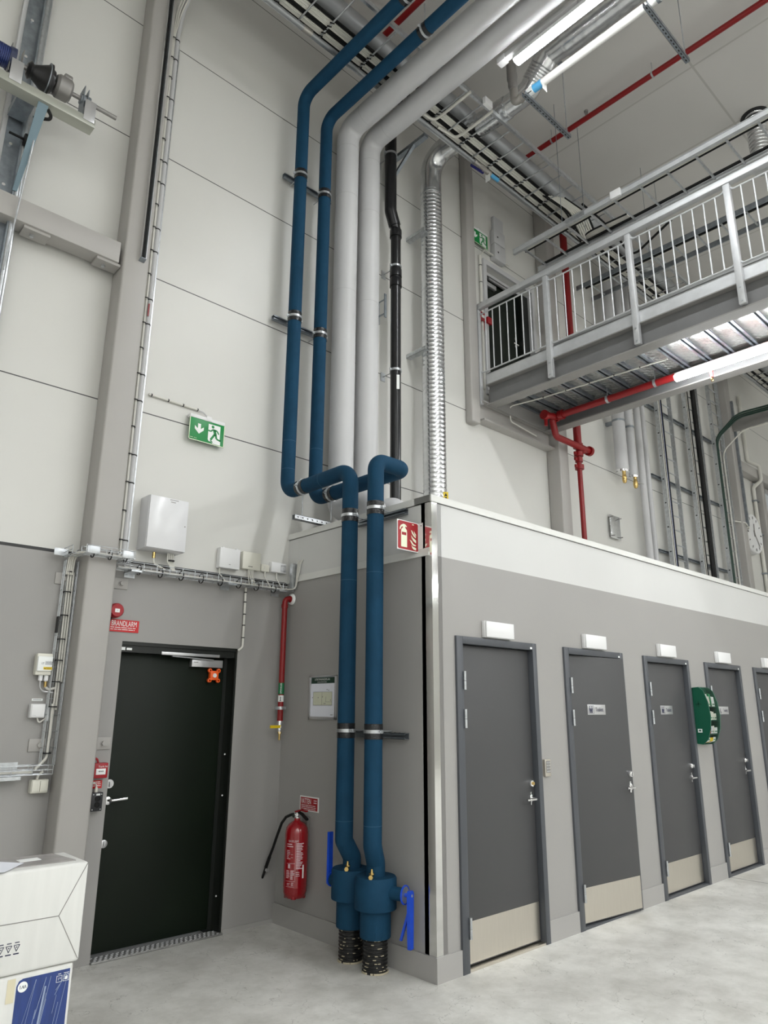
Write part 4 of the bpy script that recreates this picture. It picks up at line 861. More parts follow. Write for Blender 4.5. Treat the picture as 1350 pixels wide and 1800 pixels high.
rnd = random.Random(3)
def clines(u0, u1, v0, n, st, h):
    for q in range(n): crect(u0, v0 - q * st, u0 + (u1 - u0) * rnd.uniform(0.55, 1), v0 - q * st + h)
clines(-0.064, 0.0, 0.628, 2, 0.016, 0.006); clines(-0.064, -0.03, 0.585, 6, 0.011, 0.0045); clines(-0.028, -0.004, 0.56, 2, 0.02, 0.002); clines(0.012, 0.068, 0.632, 17, 0.0105, 0.006)
crect(-0.06, 0.50, 0.004, 0.502); crect(-0.05, 0.468, -0.032, 0.496); clines(-0.064, -0.034, 0.45, 6, 0.0095, 0.0045); clines(-0.028, 0.002, 0.45, 7, 0.009, 0.005); crect(-0.066, 0.382, 0.006, 0.384); crect(0.006, 0.39, 0.0075, 0.65); crect(-0.064, 0.345, 0.0, 0.347); clines(-0.055, -0.03, 0.365, 2, 0.01, 0.004); clines(-0.02, 0.0, 0.37, 3, 0.008, 0.004); clines(0.012, 0.05, 0.44, 3, 0.012, 0.004)
t.p('label_print', k, mat('extinguisher_print', srgb(214, 186, 190), 0.4), smooth=0); k = MB(); crect(0.062, 0.40, 0.074, 0.49); t.p('inspection_tag', k, 'signwhite', smooth=0)
t = Thing('extinguisher_type_sign', 'small dark red VATTEN sign above the fire extinguisher', 'sign', (0, -0.42, 0.84)); f = sideface(-0.30, 0.845, -0.004); t.p('sign_plate', MB().box((-0.004, -0.53, 0.84), (-0.0005, -0.295, 0.945)), 'signwhite')
k = MB(); f.rect(k, 0.005, 0.003, 0.218, 0.092); fl = t.p('red_field', k, 'darkred'); k = MB(); f.text(k, 'VATTEN', 0.014, 0.047, 0.054, 0.002, sx=0.62); f.lines(k, 0.172, 0.208, 0.072, 2, 0.016, 0.006, d=0.002); f.lines(k, 0.018, 0.20, 0.034, 3, 0.012, 0.0035, d=0.002); t.p('lettering', k, 'signwhite', fl, smooth=0)
t = Thing('evacuation_plan', 'framed UTRYMNINGSPLAN evacuation plan half behind the blue pipe', 'notice', (0, -0.55, 1.52)); y0, y1, z0, z1 = -0.378, -0.72, 1.515, 1.85
mb = MB()
for a in ((y0, z0, y0 - 0.02, z1), (y1 + 0.02, z0, y1, z1), (y0, z0, y1, z0 + 0.022), (y0, z1 - 0.012, y1, z1)): mb.box((-0.016, a[0], a[1]), (-0.0005, a[2], a[3]), 0.003)
t.p('snap_frame', mb, 'alu'); s = t.p('plan_sheet', MB().box((-0.006, y0 - 0.018, z0 + 0.018), (-0.001, y1 + 0.018, z1 - 0.008)), 'paper'); f = sideface(y0 - 0.02, z0 + 0.022, -0.006)
k = MB(); f.rect(k, 0.002, 0.252, 0.30, 0.298); hd = t.p('green_header', k, mat('plan_header', srgb(16, 52, 36), 0.5), s)
k = MB(); f.text(k, 'UTRYMNINGSPLAN', 0.045, 0.275, 0.022, 0.002); f.text(k, 'EVACUATION PLAN', 0.08, 0.258, 0.013, 0.002); t.p('lettering', k, 'signwhite', hd, smooth=0)
k = MB(); f.rect(k, 0.03, 0.085, 0.265, 0.185); t.p('plan_area', k, mat('plan_area', srgb(206, 208, 186), 0.7), s); k = MB()
for a in ((0.03, 0.185, 0.265, 0.187), (0.03, 0.085, 0.265, 0.087), (0.03, 0.085, 0.032, 0.187), (0.265, 0.085, 0.267, 0.187), (0.14, 0.085, 0.142, 0.187), (0.19, 0.11, 0.265, 0.112), (0.19, 0.11, 0.192, 0.15)): f.rect(k, *a, 0.002)
for a in ((0.018, 0.14), (0.20, 0.2), (0.22, 0.195), (0.245, 0.12), (0.18, 0.095), (0.165, 0.095), (0.145, 0.145), (0.09, 0.14)): f.rect(k, a[0], a[1], a[0] + 0.008, a[1] + 0.008, 0.002)
f.lines(k, 0.25, 0.28, 0.012, 1, 0.1, 0.004, d=0.002); t.p('plan_lines', k, 'cast', s)
# projecting extinguisher sign, bent strip screwed to the block side
t = Thing('extinguisher_sign', 'red projecting sign with extinguisher and flames at the block corner', 'sign', (-0.1, -1.60, 2.66)); SY = -1.60; SZ = 2.675; SW = 0.215
t.p('sign_plate', MB().box((-SW, SY - 0.0015, SZ), (-0.001, SY + 0.0015, SZ + SW)), 'signwhite'); t.p('mounting_strip', MB().box((-0.003, SY - 0.045, SZ), (-0.0008, SY + 0.0015, SZ + SW)), 'signwhite')
for z in (0.02, SW - 0.02): t.p('screw', MB().cyl((-0.003, SY - 0.03, SZ + z), (-0.005, SY - 0.03, SZ + z), 0.004, 8), 'inkblack')
f = wallface(-SW, SZ, SY - 0.0015); k = MB(); q = 0.006; f.poly(k, [(q + 0.008, q), (SW - q - 0.01, q), (SW - q - 0.002, q + 0.008), (SW - q - 0.002, SW - q - 0.008), (SW - q - 0.01, SW - q), (q + 0.008, SW - q), (q, SW - q - 0.008), (q, q + 0.008)]); fl = t.p('red_field', k, 'darkred'); k = MB()
S = SW
f.poly(k, [(.17 * S, .10 * S), (.44 * S, .10 * S), (.44 * S, .50 * S), (.20 * S, .50 * S), (.17 * S, .50 * S)], 0.002); f.poly(k, [(.17 * S, .60 * S), (.44 * S, .60 * S), (.43 * S, .68 * S), (.36 * S, .745 * S), (.36 * S, .80 * S), (.43 * S, .78 * S), (.43 * S, .81 * S), (.35 * S, .87 * S), (.25 * S, .87 * S), (.25 * S, .745 * S), (.18 * S, .68 * S)], 0.002)
f.rect(k, .17 * S, .5 * S, .20 * S, .6 * S, 0.002); f.rect(k, .41 * S, .5 * S, .44 * S, .6 * S, 0.002); t.p('extinguisher_symbol', k, 'lum', fl, smooth=0); k = MB(); f.poly(k, [(.25 * S, .86 * S), (.16 * S, .82 * S), (.11 * S, .74 * S), (.10 * S, .66 * S), (.15 * S, .69 * S), (.17 * S, .75 * S), (.25 * S, .79 * S)], 0.002)
t.p('hose_symbol', k, 'lum', fl, smooth=0); k = MB()
for a in ([(.63, .72), (.68, .70), (.76, .60), (.85, .53), (.85, .47), (.76, .52), (.68, .60)], [(.76, .72), (.80, .66), (.86, .60), (.86, .54), (.79, .60)], [(.63, .55), (.70, .48), (.86, .40), (.86, .30), (.74, .36), (.66, .45)], [(.56, .38), (.64, .36), (.74, .26), (.85, .24), (.85, .20), (.74, .20), (.66, .25)], [(.64, .22), (.70, .17), (.86, .14), (.86, .06), (.76, .07), (.68, .12)]):
    f.poly(k, [(x * S, z * S) for x, z in a], 0.002)
f.rect(k, .68 * S, .90 * S, .76 * S, .93 * S, 0.002); t.p('flame_symbol', k, 'lum', fl, smooth=0)
# mirror image side of the sign carries the same red field
k = MB(); g = Face((0, SY + 0.0015, SZ), (-1, 0, 0), UZ); g.rect(k, 0.006, 0.006, SW - 0.006, SW - 0.006); t.p('red_field', k, 'darkred')
# ================================================================== FRONT OF THE ROOM BLOCK
WHERE = ['above the first grey door from the corner', 'above the grey door standing ajar', 'above the grey door left of the first aid station', 'above the grey door right of the first aid station', 'at the right edge of the photo']
for i, x0 in enumerate(DX[:5]):
    t = Thing('sign_lamp', 'blank white rectangular box ' + WHERE[i], 'lamp', (x0 + 0.46, -D, 2.115), 'white boxes over the toilet doors'); c = x0 + 0.465
    t.p('housing', MB().box((c - 0.165, -D - 0.03, 2.105), (c + 0.165, -D - 0.001, 2.225), 0.003), 'white'); t.p('cover', MB().box((c - 0.162, -D - 0.046, 2.108), (c + 0.165, -D - 0.028, 2.222), 0.004), 'white')
    k = MB(); wallface(c, 2.12, -D - 0.046).disc(k, 0.155, 0.0, 0.003); t.p('cover_screw', k, 'alu')
t = Thing('door_keypad', 'small steel keypad on the wall right of the first door', 'keypad', (1.235, -D, 1.115)); t.p('housing', MB().box((1.195, -D - 0.022, 1.112), (1.272, -D - 0.001, 1.235), 0.003), 'stainless')
k = MB(); f = wallface(1.195, 1.112, -D - 0.022)
for r in range(4):
    for c in range(3): f.rect(k, 0.018 + c * 0.017, 0.03 + r * 0.021, 0.029 + c * 0.017, 0.043 + r * 0.021, 0.001, 0.003)
t.p('keys', k, 'alu'); k = MB(); f.rect(k, 0.014, 0.026, 0.066, 0.112); t.p('key_field', k, 'cast')
# first aid station
t = Thing('first_aid_station', 'green first aid station with clear front between two toilet doors', 'first aid station', (3.98, -D, 1.27)); ax0, ax1 = 3.865, 4.105
def prof(o=0.0): return [(-D - 0.002, 1.275 + o), (-D - 0.06, 1.27 + o), (-D - 0.115, 1.32 + o), (-D - 0.15, 1.42), (-D - 0.163, 1.55), (-D - 0.15, 1.68), (-D - 0.115, 1.79 - o), (-D - 0.07, 1.83 - o), (-D - 0.002, 1.825 - o)]
for a in (ax0, ax1 - 0.016): t.p('side_panel', MB().prism([(a, y, z) for y, z in prof()], (0.016, 0, 0)), 'aidgreen')
s = t.p('back_panel', MB().box((ax0, -D - 0.012, 1.28), (ax1, -D - 0.001, 1.82)), 'aidgreen')
for z in (1.37, 1.50, 1.63): t.p('shelf', MB().box((ax0 + 0.016, -D - 0.125, z), (ax1 - 0.016, -D - 0.01, z + 0.008)), 'aidgreen')
rnd = random.Random(5); cols = ['signwhite', 'paper', 'cream', 'white', 'labelgreen', 'inkblack', 'redsign', 'yellow', 'tan']
for z, hh in ((1.30, 0.05), (1.378, 0.09), (1.508, 0.09), (1.638, 0.13)):
    x = ax0 + 0.022; n = 0
    while x < ax1 - 0.05:
        w_ = rnd.choice((0.04, 0.055, 0.07)); w_ = min(w_, ax1 - 0.02 - x); m = rnd.choice(cols[:4] + cols)
        o = t.p('dressing_pack', MB().box((x, -D - 0.12 if z > 1.35 else -D - 0.09, z), (x + w_ - 0.005, -D - 0.02, z + hh * rnd.uniform(0.65, 1.0)), 0.003), m)
        if m in cols[:4]:
            k = MB(); wallface(x, z, -D - 0.12 if z > 1.35 else -D - 0.09).rect(k, 0.006, 0.015, w_ - 0.014, 0.026); t.p('pack_print', k, 'labelgreen', o)
        x += w_
mb = MB(); pts = prof()[1:-1]; vs = []; n = len(pts)
for a in (ax0 + 0.016, ax1 - 0.016): vs += [V((a, y, z)) for y, z in pts]
mb.add(vs, [(i, i + 1, n + i + 1, n + i) for i in range(n - 1)]); t.p('clear_cover', mb, 'glass', smooth=60)
f = sideface(-D, 1.27, ax0); k = MB(); f.rect(k, 0.022, 0.115, 0.066, 0.15); l = t.p('maker_label', k, 'signwhite', smooth=0); k = MB(); f.rect(k, 0.034, 0.126, 0.054, 0.142, 0.002); f.lines(k, 0.025, 0.064, 0.095, 2, 0.012, 0.004); t.p('label_print', k, 'aidgreen', l, smooth=0)
k = MB(); f.rect(k, 0.05, 0.36, 0.064, 0.42); f.rect(k, 0.027, 0.383, 0.087, 0.397); t.p('cross_mark', k, mat('embossed_green', srgb(8, 70, 52), 0.5), smooth=0)

# ================================================================== FOOTBRIDGE
XB, YE = 2.655, -5.3
t = Thing('footbridge', 'galvanised steel footbridge with railing leading to the upper door', 'footbridge', (3.3, -0.1, 5.1))
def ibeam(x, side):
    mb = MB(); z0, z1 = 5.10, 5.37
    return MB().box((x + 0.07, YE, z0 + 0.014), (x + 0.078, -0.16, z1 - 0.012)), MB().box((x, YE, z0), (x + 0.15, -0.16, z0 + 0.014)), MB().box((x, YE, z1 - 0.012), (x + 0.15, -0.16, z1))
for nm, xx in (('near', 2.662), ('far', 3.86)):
    w_, f0, f1 = ibeam(xx, 1); o = t.p(nm + '_beam', w_, 'beamweb_shaded'); t.p('flange', f0, 'beam', o); t.p('flange', f1, 'beam', o)
t.p('kick_channel', MB().box((2.682, YE, 5.372), (2.69, -0.16, 5.52)).box((2.682, YE, 5.512), (2.73, -0.16, 5.52)).box((2.682, YE, 5.372), (2.73, -0.16, 5.38)), 'rail')
t.p('end_beam', MB().box((2.75, -0.17, 5.12), (3.92, -0.13, 5.34)), 'beam')
for q in range(17):
    y1 = -0.18 - q * 0.24; y0 = y1 - 0.225
    o = t.p('deck_plank', MB().box((2.815, y0, 5.345), (3.855, y1, 5.353)), 'tread')
    k = MB()
    for a in range(26):
        for b in range(5):
            sg = 1 if (a + b) % 2 else -1; c_, s_ = cos(0.8), sin(0.8) * sg
            k.obox((2.84 + a * 0.04, y0 + 0.033 + b * 0.04, 5.3442), (0.017, 0.0055, 0.0022), (V((c_, s_, 0)), V((-s_, c_, 0)), V((0, 0, 1))))
    t.p('tread_lozenges', k, 'tread', o)['kind'] = 'stuff'
    t.p('plank_lip', MB().box((2.815, y0, 5.285), (3.855, y0 + 0.005, 5.345)).box((2.815, y1 - 0.005, 5.285), (3.855, y1, 5.345)).box((2.815, y0, 5.285), (3.855, y0 + 0.028, 5.289)).box((2.815, y1 - 0.028, 5.285), (3.855, y1, 5.289)), 'galvdark', o)
PY = [-0.075, -1.085, -2.11, -3.125, -4.14, -5.15]
for y in PY: 
    o = t.p('railing_post', MB().box((XB - 0.03, y - 0.03, 5.13), (XB + 0.025, y + 0.03, 6.40), 0.003), 'rail')
    t.p('post_bolts', MB().cyl((XB - 0.038, y, 5.16), (XB - 0.028, y, 5.16), 0.010, 8).cyl((XB - 0.038, y, 5.30), (XB - 0.028, y, 5.30), 0.010, 8), 'galv', o)
t.p('handrail', MB().box((XB - 0.035, YE, 6.405), (XB + 0.035, -0.02, 6.475), 0.006), 'rail')
for a, b in zip(PY[:-1], PY[1:]):
    t.p('infill_rail', MB().tube(fillet([(XB, a - 0.03, 6.36), (XB, a - 0.055, 6.335), (XB, b + 0.055, 6.335), (XB, b + 0.03, 6.36)], 0.02, 4), 0.0095, 10), 'rail')
    t.p('infill_rail', MB().tube(fillet([(XB, a - 0.03, 5.56), (XB, a - 0.05, 5.54), (XB, b + 0.05, 5.54), (XB, b + 0.03, 5.56)], 0.02, 4), 0.0095, 10), 'rail')
    for q in range(8):
        y = a - 0.12 + (b - a + 0.24) * q / 7.0
        t.p('baluster', MB().cyl((XB, y, 5.54), (XB, y, 6.335), 0.0075, 10), 'rail')
t.p('far_handrail', MB().box((4.05, YE, 6.35), (4.12, -0.25, 6.41), 0.006), 'rail')
for y in PY[1:]: t.p('far_post', MB().box((4.06, y - 0.03, 5.2), (4.11, y + 0.03, 6.35)), 'rail')
t.p('far_infill_rail', MB().cyl((4.085, YE, 5.56), (4.085, -0.3, 5.56), 0.01, 8), 'rail')
t = Thing('cable_run', 'white cable clipped along the underside of the footbridge', 'cable', (3.4, -1, 5.1))
t.p('cable', MB().tube(fillet([(3.75, -0.10, 5.02), (3.2, -0.11, 5.06), (3.1, -0.16, 5.22), (3.28, -0.5, 5.27), (3.42, -2.05, 5.27)], 0.06), 0.009, 8), 'cable')
ties(t, [(3.28 + 0.14 * (q / 5), -0.55 - 0.3 * q, 5.27) for q in range(5)], UY, 0.009)

# lamps: linear tube fittings
def tube_lamp(label, x, z, y0, y1, group='linear tube lamps', full=False, wires=False):
    t = Thing('tube_lamp', label, 'lamp', (x, (y0 + y1) / 2, z + 0.06), group)
    bw = 0.028 if full else 0.05
    t.p('lamp_body', MB().box((x - bw, y1, z + 0.0185), (x + bw, y0, z + 0.062), 0.004), 'white')
    prof_ = [(0.046 * cos(a), 0.020 * sin(a)) for a in [pi * q / 10 + pi for q in range(11)]]
    if full: prof_ = [(0.048 * cos(a), 0.036 * sin(a)) for a in [pi * q / 12 * 1.3 + pi * 0.85 for q in range(13)]]
    poly = [(x + u, y0, z + v + (0.008 if full else 0.018)) for u, v in prof_]
    if wires:
        for yy in (y0 - 0.2, y1 + 0.2): t.p('suspension_wire', MB().cyl((x, yy, z + 0.06), (x, yy, CEIL), 0.002, 6), 'galv')
    t.p('diffuser', MB().prism(poly, (0, y1 - y0, 0)), 'lamp', smooth=60); return t
tube_lamp('bright tube lamp hanging beside the large grey pipes under the ceiling', 0.915, 7.42, -2.03, -3.55)
for i, y in enumerate((-3.75, -5.45, -7.15, -8.85, -10.55, -12.25)): tube_lamp('tube lamp further along the row by the grey pipes', 0.915, 7.42, y, y - 1.52)
t = tube_lamp('bright tube lamp fixed under the footbridge', 3.53, 5.06, -2.07, -3.6, full=True)
t.p('pull_switch', MB().cyl((3.60, -2.42, 5.05), (3.60, -2.42, 4.98), 0.017, 12), 'red', None, 'red pull switch'); t.p('pull_ring', MB().band((3.60, -2.42, 4.955), UY, 0.018, 0.024, 0.008, 16), 'brass')
for X in (-7.2, -4.0, 5.6, 10.5):
    for y in (-6.2, -8.2, -10.2, -12.2): tube_lamp('tube lamp in a row under the hall ceiling', X, 7.42, y, y - 1.52, wires=True)
for X in (-6.5, -3.0, 0.5, 4.0, 7.5, 11.0):  # added lamps out of view, hung low to brighten the lower walls
    for y in (-6.6, -9.0, -11.4): tube_lamp('added unseen tube lamp in a lower row, brightening the lower walls', X, 4.9, y, y - 1.52, wires=True)
t = Thing('lamp_trunking', 'white cable trunking above the tube lamp beside the grey pipes', 'trunking', (0.90, -2, 7.5)); t.p('trunking_body', MB().box((0.878, -13.8, 7.545), (0.94, -1.88, 7.60), 0.003), 'white')
t.p('end_cap', MB().box((0.872, -1.93, 7.535), (0.946, -1.84, 7.605), 0.004), 'white'); k = MB()
for q in range(27): k.box((0.885, -2.3 - q * 0.42, 7.475), (0.935, -2.29 - q * 0.42, 7.545))
t.p('lamp_hangers', k, 'alu')

# ================================================================== CEILING SERVICES
ZT_ = 7.80; YN, YF = -0.675, -1.285
t = Thing('cable_ladder', 'long ladder tray full of cables along the back wall under the ceiling', 'cable tray', (2, -1, ZT_))
for y in (YN, YF): t.p('side_rail', MB().box((-4.5, y - 0.006, ZT_ - 0.012), (12, y + 0.006, ZT_ + 0.05)).box((-4.5, y - 0.014, ZT_ - 0.014), (12, y + 0.014, ZT_ - 0.010)), 'galv')
for q in range(66):
    x = -4.4 + q * 0.25; t.p('rung', MB().cyl((x, YN, ZT_), (x, YF, ZT_), 0.009, 8), 'galv')
for y0, n, m, r in ((-0.70, 2, 'rubber', 0.008), (-0.73, 4, 'cable', 0.0085), (-0.795, 3, 'rubber', 0.009), (-0.845, 5, 'cable', 0.0085), (-0.93, 2, 'rubber', 0.010)):
    mb = MB()
    for j in range(n): mb.tube([(-4.5, y0 - j * 0.016, ZT_ + 0.02), (3.2, y0 - j * 0.0165, ZT_ + 0.022 + 0.004 * (j % 2)), (12, y0 - j * 0.016, ZT_ + 0.02)], r, 6)
    t.p('cable_bundle', mb, m)
for q in range(0, 66, 2):
    k = MB()
    for j in range(5): k.bar((-4.425 + q * 0.25, -0.73 - 0.045 * j, ZT_ - 0.008), (-4.385 + q * 0.25, -0.75 - 0.045 * j, ZT_ - 0.008), 0.009, 0.008)
    t.p('cable_ties', k, 'rubber')['kind'] = 'stuff'
t.p('junction_box', MB().box((1.33, YF - 0.06, ZT_ - 0.03), (1.45, YF - 0.015, ZT_ + 0.06), 0.006), 'white')
for x in (1.12, 1.48):
    t.p('cross_cable', MB().tube(fillet([(x - 0.25, -0.75, ZT_ + 0.0), (x - 0.02, -0.80, ZT_ - 0.03), (x, -0.9, ZT_ - 0.03), (x, YF - 0.03, ZT_ - 0.02)], 0.06), 0.016, 8), 'cable')
t = Thing('air_pipe', 'grey compressed air pipe along the cable ladder under the ceiling', 'pipe', (1, -0.71, 7.75)); ZA, YA = 7.752, -0.725
t.p('pipe_tube', MB().cyl((-4.5, YA, ZA), (-0.55, YA, ZA), 0.027, 14).cyl((-0.5, YA, ZA), (12, YA, ZA), 0.0215, 14), 'drainfit' if False else 'ventgrey')
for x in (-0.55, 1.92, 2.12): t.p('pipe_coupling', MB().cyl((x - 0.05, YA, ZA), (x + 0.05, YA, ZA), 0.031, 14), 'drainfit')
v = t.p('stop_valve', MB().cyl((1.96, YA, ZA), (2.08, YA, ZA), 0.034, 10).cyl((2.02, YA, ZA), (2.02, YA - 0.0, ZA - 0.06), 0.012, 8), 'drainfit'); t.p('valve_lever', MB().bar((2.04, YA, ZA - 0.06), (1.84, YA + 0.02, ZA - 0.055), 0.026, 0.018, (0, 1, 0)), 'valveblue', v)
s = t.p('pipe_label', MB().band((2.24, YA, ZA), UX, 0.0215, 0.0235, 0.16, 16), 'labelblue'); t.p('paper_tag', MB().box((2.13, YA - 0.03, ZA - 0.12), (2.132, YA + 0.04, ZA - 0.01)), 'signwhite', s)
solo('ventilation_duct', MB().cyl((-4.5, -0.745, 8.225), (12, -0.745, 8.225), 0.125, 32), 'ventgrey', 'long dull grey round duct above the cable ladder under the ceiling', 'duct')
solo('sprinkler_main', MB().cyl((-4.5, -0.555, 8.47), (12, -0.555, 8.47), 0.035, 16), 'red', 'red sprinkler pipe above the cable ladder along the back wall', 'pipe')
# sprinkler pipes running away from the wall
def sprinkler(label, x, z, hangers, heads):
    t = Thing('sprinkler_pipe', label, 'pipe', (x, -3, z), 'red sprinkler pipes under the ceiling'); t.p('pipe_tube', MB().cyl((x, -0.62, z), (x, -9, z), 0.032, 16), 'red')
    for y in hangers: t.p('pipe_hanger', MB().band((x, y, z), UY, 0.032, 0.037, 0.02, 16).cyl((x, y, z + 0.035), (x, y, CEIL), 0.005, 8), 'galv')
    for y in heads: t.p('sprinkler_head', MB().cyl((x, y, z + 0.02), (x, y, z + 0.10), 0.016, 12).cyl((x, y, z + 0.085), (x, y, z + 0.105), 0.026, 12), 'cast')
a, b = at(1200, 97, z=8.58), at(950, 260, z=8.58)
sprinkler('red sprinkler pipe crossing the bare ceiling at upper right', (a.x + b.x) / 2, 8.58, (-1.05, -2.4, -4.2), (-1.55, -4.6))
sprinkler('short visible stretch of red sprinkler pipe behind the blue pipes', 0.42, 8.45, (-2.2,), ())
# white drain pipe with label
t = Thing('drain_pipe', 'bright white pipe with blue label beside the ceiling lamp', 'pipe', (1.33, -2, 7.5)); XD, ZD = 1.335, 7.50
t.p('pipe_tube', MB().cyl((XD, -1.80, ZD), (XD, -5.6, ZD), 0.037, 20), 'drain')
t.p('press_elbow', MB().tube(fillet([(XD, -1.86, ZD), (XD, -1.70, ZD), (XD, -1.70, ZD + 0.14), (XD - 0.03, -1.70, ZD + 0.5)], 0.05), 0.040, 16), 'drainfit')
for y in (-1.78, -1.84): t.p('press_ring', MB().band((XD, y, ZD), UY, 0.038, 0.047, 0.02, 18), 'drainfit')
t.p('hose_section', MB().lathe([(0.04, 0), (0.05, 0.05), (0.045, 0.09), (0.055, 0.13), (0.05, 0.3), (0.04, 0.38)], (XD - 0.01, -1.70, ZD + 0.16), (-0.06, 0, 1), 16), 'cast')
s = t.p('pipe_label', MB().band((XD, -1.985, ZD), UY, 0.037, 0.0395, 0.10, 20), 'labelblue'); t.p('flow_arrow_label', MB().band((XD, -1.90, ZD), UY, 0.037, 0.0395, 0.07, 20), 'signwhite')
f = Face((XD - 0.023, -1.87, ZD - 0.033), (0, -1, 0), (-0.82, 0, 0.57)); k = MB(); f.rect(k, 0.015, 0.0, 0.055, 0.008, 0.002); f.poly(k, [(0.0, 0.004), (0.018, 0.014), (0.018, -0.006)], 0.002); t.p('flow_arrow', k, 'inkblack')
t.p('paper_tag', MB().box((XD - 0.035, -2.055, ZD - 0.105), (XD + 0.04, -2.053, ZD + 0.02)), 'signwhite', s)
for y in (-3.22,): t.p('pipe_clamp', MB().band((XD, y, ZD), UY, 0.037, 0.046, 0.025, 18), 'galvdark')
# trapeze rails hung on rods
for lab, px, py in (('perforated rail on threaded rods near the blue pipe label', 999, 239), ('perforated rail on threaded rods further out under the ceiling', 1207, 105)):
    e = at(px, py, z=ZD - 0.06); s = strut('hanger_rail', (XD - 0.08, e.y, ZD - 0.06), (e.x + 0.02, e.y, ZD - 0.06), lab, 'trapeze rails under the ceiling', (0, 0, 1), 'galvdark')
    s.p('threaded_rod', MB().cyl((e.x - 0.02, e.y, ZD - 0.08), (e.x - 0.02, e.y, CEIL if px > 1100 else 8.36), 0.005, 8), 'galv')
    if px < 1100:
        s.p('threaded_rod', MB().cyl((e.x - 0.2, e.y, 8.36), (e.x - 0.2, e.y, CEIL), 0.005, 8), 'galv'); s.p('upper_channel', MB().box((e.x - 0.26, e.y - 0.02, 8.34), (e.x + 0.01, e.y + 0.02, 8.38)), 'galvdark')
# blackish wall bracket next to the downpipe
t = Thing('tray_bracket', 'dark perforated wall bracket with diagonal brace beside the black downpipe', 'bracket', (1.16, -0.3, 7.4))
t.p('arm', MB().box((1.13, -0.64, 7.70), (1.19, -0.02, 7.74)), 'galvdark'); t.p('wall_leg', MB().box((1.13, -0.06, 7.2), (1.17, -0.005, 7.78)), 'galvdark'); t.p('brace', MB().bar((1.15, -0.05, 7.42), (1.15, -0.5, 7.74), 0.035, 0.03), 'galvdark')
# ladder along the bridge
t = Thing('cable_ladder', 'galvanised cable ladder hung above the footbridge', 'cable tray', (3, -2, 7.0)); ZL = 6.985
for x in (2.74, 3.26):
    t.p('side_rail', MB().box((x - 0.008, -6.5, ZL), (x + 0.008, -0.60, ZL + 0.06)).box((x - 0.02, -6.5, ZL - 0.003), (x + 0.02, -0.60, ZL + 0.001)).box((x - 0.02, -6.5, ZL + 0.06), (x + 0.02, -0.60, ZL + 0.063)), 'rail')
for q in range(20): t.p('rung', MB().box((2.75, -0.75 - q * 0.3, ZL + 0.01), (3.25, -0.73 - q * 0.3, ZL + 0.03)), 'galv')
t.p('splice_plate', MB().box((2.722, -1.6, ZL - 0.005), (2.758, -1.35, ZL + 0.075)), 'galv')
t.p('lamp_junction_box', MB().box((2.70, -2.05, ZL - 0.01), (2.735, -1.93, ZL + 0.085), 0.005), 'white')
for j, (x, m) in enumerate(((2.80, 'cable'), (2.82, 'cable'), (2.85, 'rubber'), (3.2, 'rubber'), (3.22, 'rubber'))): t.p('cable', MB().tube([(x, -0.7, ZL + 0.042), (x, -6.4, ZL + 0.042)], 0.01, 6), m)
for y in (-1.3, -4.6):
    for x in (2.74, 3.26): t.p('hanger_rod', MB().cyl((x, y, ZL + 0.06), (x, y, CEIL), 0.0035, 8), 'galvdark')
t = Thing('drop_cables', 'bundle of black and white cables dropping from the ceiling tray to the footbridge ladder', 'cable', (3.4, -1.2, 7.1))
for j in range(9): t.p('cable', MB().tube(fillet([(3.0 + j * 0.03, -0.9 - 0.02 * j, 7.82), (3.35 + 0.03 * j, -1.0 - 0.02 * j, 7.72), (3.52 + 0.025 * j, -1.05 - 0.02 * j, 7.35), (3.25 - 0.02 * j, -1.35, 7.05), (3.22 - 0.012 * j, -1.9, 7.04)], 0.2), 0.011, 8), 'rubber' if j in (0, 1, 8) else 'cable')
t.p('cable', MB().tube(fillet([(3.5, -1.15, 7.82), (4.1, -1.2, 7.75), (4.0, -1.5, 7.1), (3.6, -2.2, 7.05)], 0.3), 0.014, 8), 'rubber')
t = Thing('cable_ladder', 'second lower cable tray crossing behind the footbridge railing', 'cable tray', (4.6, -2, 7.2))
for x in (4.5, 4.9): t.p('side_rail', MB().box((x - 0.008, -6.5, 7.35), (x + 0.008, -0.4, 7.42)), 'galvdark')
for q in range(19): t.p('rung', MB().box((4.5, -0.62 - q * 0.3, 7.36), (4.9, -0.60 - q * 0.3, 7.375)), 'galv')
t.p('cable', MB().tube([(4.58, -0.5, 7.39), (4.58, -6.4, 7.39)], 0.02, 8), 'rubber'); t.p('cable', MB().tube([(4.62, -0.5, 7.39), (4.62, -6.4, 7.39)], 0.012, 8), 'cable')
for y in (-1.5, -5.6):
    for x in (4.5, 4.9): t.p('hanger_rod', MB().cyl((x, y, 7.4), (x, y, CEIL), 0.0035, 8), 'galvdark')
# foil duct stub dropping out of the ceiling
c = at(1327, 205, z=CEIL); t = Thing('duct_drop', 'crinkled foil duct hanging out of a round hole in the ceiling', 'duct', (c.x, c.y, 7.9))
t.p('ceiling_collar', MB().band((c.x, c.y, CEIL - 0.004), UZ, 0.10, 0.165, 0.008, 32), 'inkblack'); t.p('foil_duct', spiral([(c.x, c.y, CEIL), (c.x, c.y, 7.95)], 0.11, 0.05, 0.008, 30), 'foil')

